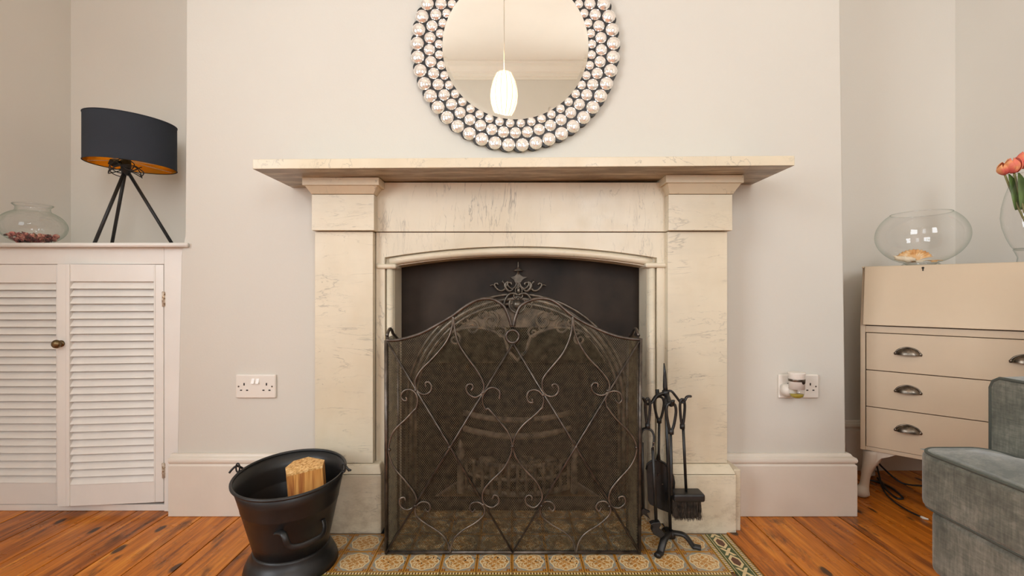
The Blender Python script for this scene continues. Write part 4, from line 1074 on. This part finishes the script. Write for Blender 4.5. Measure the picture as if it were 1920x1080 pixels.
# chips of old blue paint on the near left leg
b = MB(); rg = random.Random(8)
def w2(lx, ly, z): return (lx, ly, z)

# ------------------------------------------------------------------ glass bowl with shells on the bureau
def bl2w(lx, ly, z=0): return Vector((1.382+math.cos(BA)*lx-math.sin(BA)*ly, 1.82+math.sin(BA)*lx+math.cos(BA)*ly, z))
gb = bl2w(.178, .180)
gbt = thing('glass_bowl', 'large round clear glass bowl holding seashells on the cream bureau', 'bowl', (gb.x, gb.y, ztopb))
zc = ztopb+.121; rx, rz = .146, .117
pr2 = [(.001, ztopb+.004), (.045, ztopb+.005)]+[(rx*math.cos(a), zc+rz*math.sin(a)) for a in [-1.20+(1.20+.86)*i/26 for i in range(27)]]
MB().lathe(pr2, (gb.x, gb.y, 0), 56).build('bowl_body', M['glass'], gbt)
rr = rx*math.cos(.86); zz = zc+rz*math.sin(.86)
MB().tube([(gb.x+rr*math.cos(2*PI*i/48), gb.y+rr*math.sin(2*PI*i/48), zz) for i in range(48)], .0016, 6, closed=True).build('bowl_rim', M['glassrim'], gbt)
MB().lathe([(.001, ztopb+.0005), (.050, ztopb+.0005), (.060, ztopb+.006), (.052, ztopb+.011), (.001, ztopb+.010)], (gb.x, gb.y, 0), 40).build('bowl_base', M['glassrim'], gbt)
# shells
m = Mat('scallop_shell', (.8, .5, .25), .5); m.col(m.ramp(m.noise(m.vec('Object', (1, 1, 1)), 40, 3), [(.35, (.62, .27, .07)), (.5, (.80, .47, .20)), (.65, (.88, .68, .45))])); M['shell'] = m.m
M['shellw'] = paint('white_shell', (.80, .66, .48), .5, .08, 60, .2, nscale=40)
def scallop(name, label, c, R, tiltx, rz, mat, dome=.28):
    t = thing(name, label, 'shell', c, rz, None)
    b = MB(); vs = []; nu, nv = 60, 10; rot = Matrix.Rotation(tiltx, 3, 'X')
    for i in range(nu+1):
        a = math.radians(18)+(PI-2*math.radians(18))*i/nu; rib = .5+.5*math.cos(2*PI*i/5)
        for j in range(nv+1):
            q = j/nv; r = R*q*(1+.04*rib*(q**3)); h = dome*R*math.sin(PI*min(q, 1)*.8)*(.8)+.055*R*rib*q
            vs.append(rot @ Vector((r*math.cos(a), -h, r*math.sin(a)*.92)))
    b.add(vs, [(i*(nv+1)+j, (i+1)*(nv+1)+j, (i+1)*(nv+1)+j+1, i*(nv+1)+j+1) for i in range(nu) for j in range(nv)], True)
    o = b.build('shell_fan', mat, t, local=True, solid=.0015)
    b = MB(); 
    b.add([rot @ Vector(v) for v in [(-R*.28, -.004, -.001), (R*.28, -.004, -.001), (R*.2, -.006, R*.12), (-R*.2, -.006, R*.12), (-R*.28, .0, -.001), (R*.28, .0, -.001), (R*.2, -.002, R*.12), (-R*.2, -.002, R*.12)]], [(0, 1, 2, 3), (7, 6, 5, 4), (0, 4, 5, 1), (1, 5, 6, 2), (2, 6, 7, 3), (3, 7, 4, 0)])
    b.build('shell_hinge', mat, t, local=True)
    return t
sfl = ztopb+.016
scallop('scallop_shell', 'large orange ribbed scallop shell propped in the round glass bowl', (gb.x-.012, gb.y+.018, sfl), .058, -.45, math.radians(-40), M['shell'])
scallop('scallop_shell', 'small pale scallop shell lying flat at the right in the glass bowl', (gb.x+.030, gb.y-.025, sfl-.002), .034, -1.40, math.radians(-20), M['shell'], .2)
scallop('scallop_shell', 'cream scallop shell lying flat below the large orange scallop', (gb.x-.022, gb.y-.020, sfl-.002), .036, -1.45, math.radians(-50), M['shellw'], .2)
b = MB(); c0 = Vector((gb.x-.060, gb.y+.014, sfl+.012))
for i in range(7):
    b.ball(c0+Vector((.008*i-.018, -.004*i+.008, -.001*i+.004)), .005+.006*math.sin(PI*(i+1)/8), 10, 7)
b.ball(c0+Vector((.018, -.005, -.004)), .0135, 12, 8, (1.1, .9, .8)); b.tube([c0+Vector((-.008, .002, .004)), c0+Vector((-.028, .012, .014))], [.006, .0025], 8)
tag(b.build('whelk_shell', M['shellw']), 'small white spiral shell at the left inside the round glass bowl', 'shell')

# vase with tulips
vc = bl2w(.478, .175)
va = thing('glass_vase', 'tall clear glass vase of orange tulips at the right end of the bureau', 'vase', (vc.x, vc.y, ztopb))
vp = [(.001, .046), (.046, .046), (.056, .060), (.068, .090), (.079, .130), (.083, .165), (.080, .205), (.072, .245), (.060, .285), (.052, .310), (.050, .318)]
MB().lathe([(r, ztopb+z) for r, z in vp], (vc.x, vc.y, 0), 48).build('vase_body', M['glass'], va)
MB().lathe([(.001, ztopb+.0005), (.040, ztopb+.0005), (.042, ztopb+.006), (.040, ztopb+.020), (.047, ztopb+.040), (.051, ztopb+.047), (.049, ztopb+.053), (.001, ztopb+.049)], (vc.x, vc.y, 0), 40).build('vase_foot', M['glassrim'], va)
MB().tube([(vc.x+.050*math.cos(2*PI*i/40), vc.y+.050*math.sin(2*PI*i/40), ztopb+.318) for i in range(40)], .0016, 6, closed=True).build('vase_rim', M['glassrim'], va)
m = Mat('tulip_petal', (.8, .3, .15), .55); m.col(m.ramp(m.noise(m.vec('Object', (1, 1, 1)), 28, 3), [(.38, (.74, .12, .10)), (.52, (.82, .22, .12)), (.64, (.88, .38, .15))])); M['tulip'] = m.m
M['leaf'] = paint('tulip_leaf', (.10, .17, .035), .5, .25, 60, .2, nscale=12)
M['stem'] = paint('tulip_stem', (.22, .20, .06), .5, .25, 60, .2, nscale=12)
def tulip(px, py, y, r, lean, label):
    c = P(px, py, y); t = thing('tulip', label, 'flower', (vc.x, vc.y, ztopb+.052), 0, None)
    rot = Matrix.Rotation(lean[0], 3, 'X') @ Matrix.Rotation(lean[1], 3, 'Y')
    for k_ in range(6):
        b = MB(); vs = []; nu, nv = 8, 10; a0 = 2*PI*k_/6+(.3 if k_ % 2 else 0); ro = r*(1 if k_ % 2 else .9)
        for i in range(nu+1):
            for j in range(nv+1):
                s_ = (i/nu-.5)*2; v = j/nv; wd = math.sin(PI*min(1, .12+v*.86))**.7; a = a0+s_*.66*wd
                q = ro*(math.sin(PI*(.08+.80*v))**.75); vs.append(rot @ Vector((q*math.cos(a), q*math.sin(a), (v-.5)*2.15*r-.10*r*abs(s_)*v))+c)
        b.add(vs, [(i*(nv+1)+j, (i+1)*(nv+1)+j, (i+1)*(nv+1)+j+1, i*(nv+1)+j+1) for i in range(nu) for j in range(nv)], True)
        b.build('petal', M['tulip'], t, solid=.001)
    base = c+rot @ Vector((0, 0, -r*1.0))
    foot = Vector((vc.x+(vc.x-c.x)*.12, vc.y+(vc.y-c.y)*.12, ztopb+.056))
    mid = Vector(((base.x+vc.x)/2+(base.x-vc.x)*.12, (base.y+vc.y)/2, (base.z+foot.z)/2+.02))
    MB().tube(spline([base, mid, foot], 6), .0034, 8).build('stem', M['stem'], t)
    b = MB(); s0 = mid+Vector((0, 0, -.02)); s1 = base+Vector((.004, -.012, -.004)); vs = []
    side_ = (s1-s0).cross(Vector((0, 1, 0))).normalized()
    for i in range(11):
        v = i/10; w = .019*math.sin(PI*min(1, .08+v*.90))**.8; p = s0.lerp(s1, v)+Vector((0, -.010*math.sin(PI*v), 0))
        vs += [p-side_*w, p+Vector((0, .004, 0)), p+side_*w]
    b.add(vs, [(3*i+j, 3*i+j+1, 3*i+j+4, 3*i+j+3) for i in range(10) for j in range(2)], True)
    b.build('leaf', M['leaf'], t, solid=.0008)
tulip(1883, 316, 1.66, .0215, (.5, -.5), 'leftmost orange tulip leaning out of the tall glass vase')
tulip(1900, 310, 1.645, .0255, (.1, -.2), 'pink-orange tulip just right of the leftmost one')
tulip(1922, 300, 1.64, .027, (-.1, .1), 'topmost coral tulip at the right edge of the photo')

# ------------------------------------------------------------------ cables by the bureau
def cable(name, mat, pts, r, label, n=6):
    b = MB().tube(spline(pts, n), r, 7); return tag(b.build(name, mat), label, 'cable')
def G(px, py, z=.004): # floor point under a pixel
    y = (CH-z)*F/(py-CY); return Vector(((px-CX)*y/F, y, z))
cb = thing('aerial_cable', 'thin black cable ending in a pale plug on the boards beside the armchair', 'cable', G(1741, 973))
MB().tube(spline([G(1638, 878)+Vector((0, 0, .05)), G(1645, 890)+Vector((0, 0, .03)), G(1655, 915), G(1672, 937), G(1700, 956), G(1727, 969)], 6), .0032, 8).build('cable_cord', M['black'], cb)
MB().tube([G(1727, 969), G(1731, 971), G(1741, 974, .005)], [.0042, .0046, .003], 10).build('cable_plug', M['whitecable'], cb)
cable('power_cable', M['black'], [G(1632, 885)+Vector((0, 0, .09)), G(1652, 893)+Vector((0, 0, .045)), G(1690, 905), G(1730, 911), G(1775, 915)], .0038, 'thick black cable running along the floor under the bureau')
cable('coiled_cable', M['black'], [G(1630, 900), G(1650, 905), G(1672, 915), G(1690, 930), G(1692, 935), G(1680, 933), G(1662, 918), G(1654, 905), G(1645, 896)], .0040, 'looped black cable lying on the boards behind the bureau leg')
cable('white_cable', M['whitecable'], [Vector((1.262, 1.93, .190)), Vector((1.285, 1.90, .235)), Vector((1.33, 1.89, .238)), Vector((1.38, 1.91, .20)), Vector((1.42, 1.95, .12)), Vector((1.44, 2.0, .02))], .0026, 'thin white cable looping above the skirting corner beside the bureau')

# ------------------------------------------------------------------ armchair
ch = thing('armchair', 'grey-green velvet armchair with piped seat cushion at the right edge', 'armchair', (1.3, .72, 0))
def slab(poly, z0, z1, rad, seg=5, crown=0):
    """rounded block from an XY polygon"""
    bm = bmesh.new(); vs = [bm.verts.new((p[0], p[1], z0)) for p in poly]; f = bm.faces.new(vs)
    r = bmesh.ops.extrude_face_region(bm, geom=[f]); 
    for v in r['geom']:
        if isinstance(v, bmesh.types.BMVert): v.co.z = z1
    bmesh.ops.recalc_face_normals(bm, faces=bm.faces)
    vert_e = [e for e in bm.edges if abs(e.verts[0].co.z-e.verts[1].co.z) > 1e-4]
    bmesh.ops.bevel(bm, geom=vert_e, offset=rad, segments=8, affect='EDGES', profile=.5)
    return bm
def build_bm(bm, name, mat, parent, rim=.012, seg=4):
    off = parent.location
    hz_ = [e for e in bm.edges if len(e.link_faces) == 2 and abs(e.calc_face_angle(0)) > .9 and abs(e.verts[0].co.z-e.verts[1].co.z) < 1e-4]
    bmesh.ops.bevel(bm, geom=hz_, offset=rim, segments=seg, affect='EDGES', profile=.5)
    for v in bm.verts: v.co -= off
    me = bpy.data.meshes.new(name); 
    for f in bm.faces: f.smooth = True
    bm.to_mesh(me); bm.free(); me.materials.append(mat)
    o = bpy.data.objects.new(name, me); COL.objects.link(o); o.parent = parent
    wn = o.modifiers.new('wn', 'WEIGHTED_NORMAL'); return o
def outline(bm, z):
    vs = sorted([v.co.copy() for v in bm.verts if abs(v.co.z-z) < 1e-4], key=lambda c: 0)
    return vs
def loop_of(bm, z):
    f = max([f for f in bm.faces if all(abs(v.co.z-z) < 1e-4 for v in f.verts)], key=lambda f: f.calc_area())
    return [v.co.copy() for v in f.verts]
cush = [(.905, .40), (.905, 1.040), (1.077, 1.040), (1.077, .905), (1.56, .905), (1.56, .535), (1.077, .535), (1.077, .40)]
bm = slab(cush, .331, .458, .045)
lt_, lb_ = loop_of(bm, .458), loop_of(bm, .331)
# crown: built as a separate domed top by subdividing
cu = build_bm(bm, 'seat_cushion', M['fabric'], ch, .016, 4)
cc_ = Vector((1.2, .72, 0))
ins_ = lambda v, d: Vector((v.x+(d if v.x < 1 else -d if v.x > 1.3 else 0), v.y+(d if v.y < .72 else -d), v.z))
MB().tube([ins_(v, .0045)+Vector((0, 0, -.0035)) for v in lt_], .0034, 8, closed=True).build('piping', M['piping'], cu)
MB().tube([ins_(v, .005)+Vector((0, 0, .0045)) for v in lb_], .0032, 8, closed=True).build('piping', M['piping'], cu)
# domed top
b = MB(); vs = []; N1, N2 = 16, 24
for i in range(N1+1):
    for j in range(N2+1):
        u, v = i/N1, j/N2; xx = .915+(1.54-.915)*u; yy = .41+(1.03-.41)*v
        if xx > 1.07: yy = max(.545, min(.895, yy))
        hgt = .018*(1-(2*u-1)**4)*(1-(2*v-1)**4) if xx < 1.6 else 0
        vs.append((xx, yy, .456+hgt))
b.add(vs, [(i*(N2+1)+j, (i+1)*(N2+1)+j, (i+1)*(N2+1)+j+1, i*(N2+1)+j+1) for i in range(N1) for j in range(N2)], True)
b.build('cushion_crown', M['fabric'], cu)
bm = slab([(.918, .43), (.918, 1.020), (1.66, 1.022), (1.66, .43)], .192, .330, .03); build_bm(bm, 'seat_base', M['fabric'], ch, .016, 4)
for y0, y1 in ((.908, 1.040), (.40, .532)):
    bm = bmesh.new()
    pr_a = [(1.081, .335), (1.081, .618), (1.62, .640), (1.62, .335)]
    vs = [bm.verts.new((p[0], y0, p[1])) for p in pr_a]; f = bm.faces.new(vs); r = bmesh.ops.extrude_face_region(bm, geom=[f])
    for v in r['geom']:
        if isinstance(v, bmesh.types.BMVert): v.co.y = y1
    bmesh.ops.recalc_face_normals(bm, faces=bm.faces)
    tope = [e for e in bm.edges if all(v.co.z > .6 for v in e.verts) and len(e.link_faces) == 2 and abs(e.verts[0].co.x-e.verts[1].co.x) > .1]
    bmesh.ops.bevel(bm, geom=tope, offset=.024, segments=6, affect='EDGES', profile=.5)
    fe = [e for e in bm.edges if all(abs(v.co.x-1.081) < 1e-4 for v in e.verts) and len(e.link_faces) == 2]
    bmesh.ops.bevel(bm, geom=fe, offset=.008, segments=3, affect='EDGES', profile=.5)
    loopz = [(1.083, y0+.002, .337), (1.083, y0+.002, .592), (1.083, y0+.008, .607), (1.083, y0+.022, .616), (1.083, y1-.022, .616), (1.083, y1-.008, .607), (1.083, y1-.002, .592), (1.083, y1-.002, .337)]
    for v in bm.verts: v.co -= ch.location
    me = bpy.data.meshes.new('arm')
    for f in bm.faces: f.smooth = True
    bm.to_mesh(me); bm.free(); me.materials.append(M['fabric'])
    o = bpy.data.objects.new('arm', me); COL.objects.link(o); o.parent = ch; o.modifiers.new('wn', 'WEIGHTED_NORMAL')
    MB().tube(loopz, .0036, 8).build('piping', M['piping'], o)
bm = slab([(1.565, .41), (1.565, 1.03), (1.70, 1.03), (1.70, .41)], .20, .93, .03); build_bm(bm, 'backrest', M['fabric'], ch, .03, 5)
M['legwood'] = paint('dark_leg_wood', (.035, .018, .010), .35, .2, 60, .1)
for x_, y_ in ((.975, .99), (.975, .465), (1.62, .99), (1.62, .465)):
    MB().tube([(x_, y_, .001), (x_, y_, .193)], [.013, .021], 12).build('leg', M['legwood'], ch)
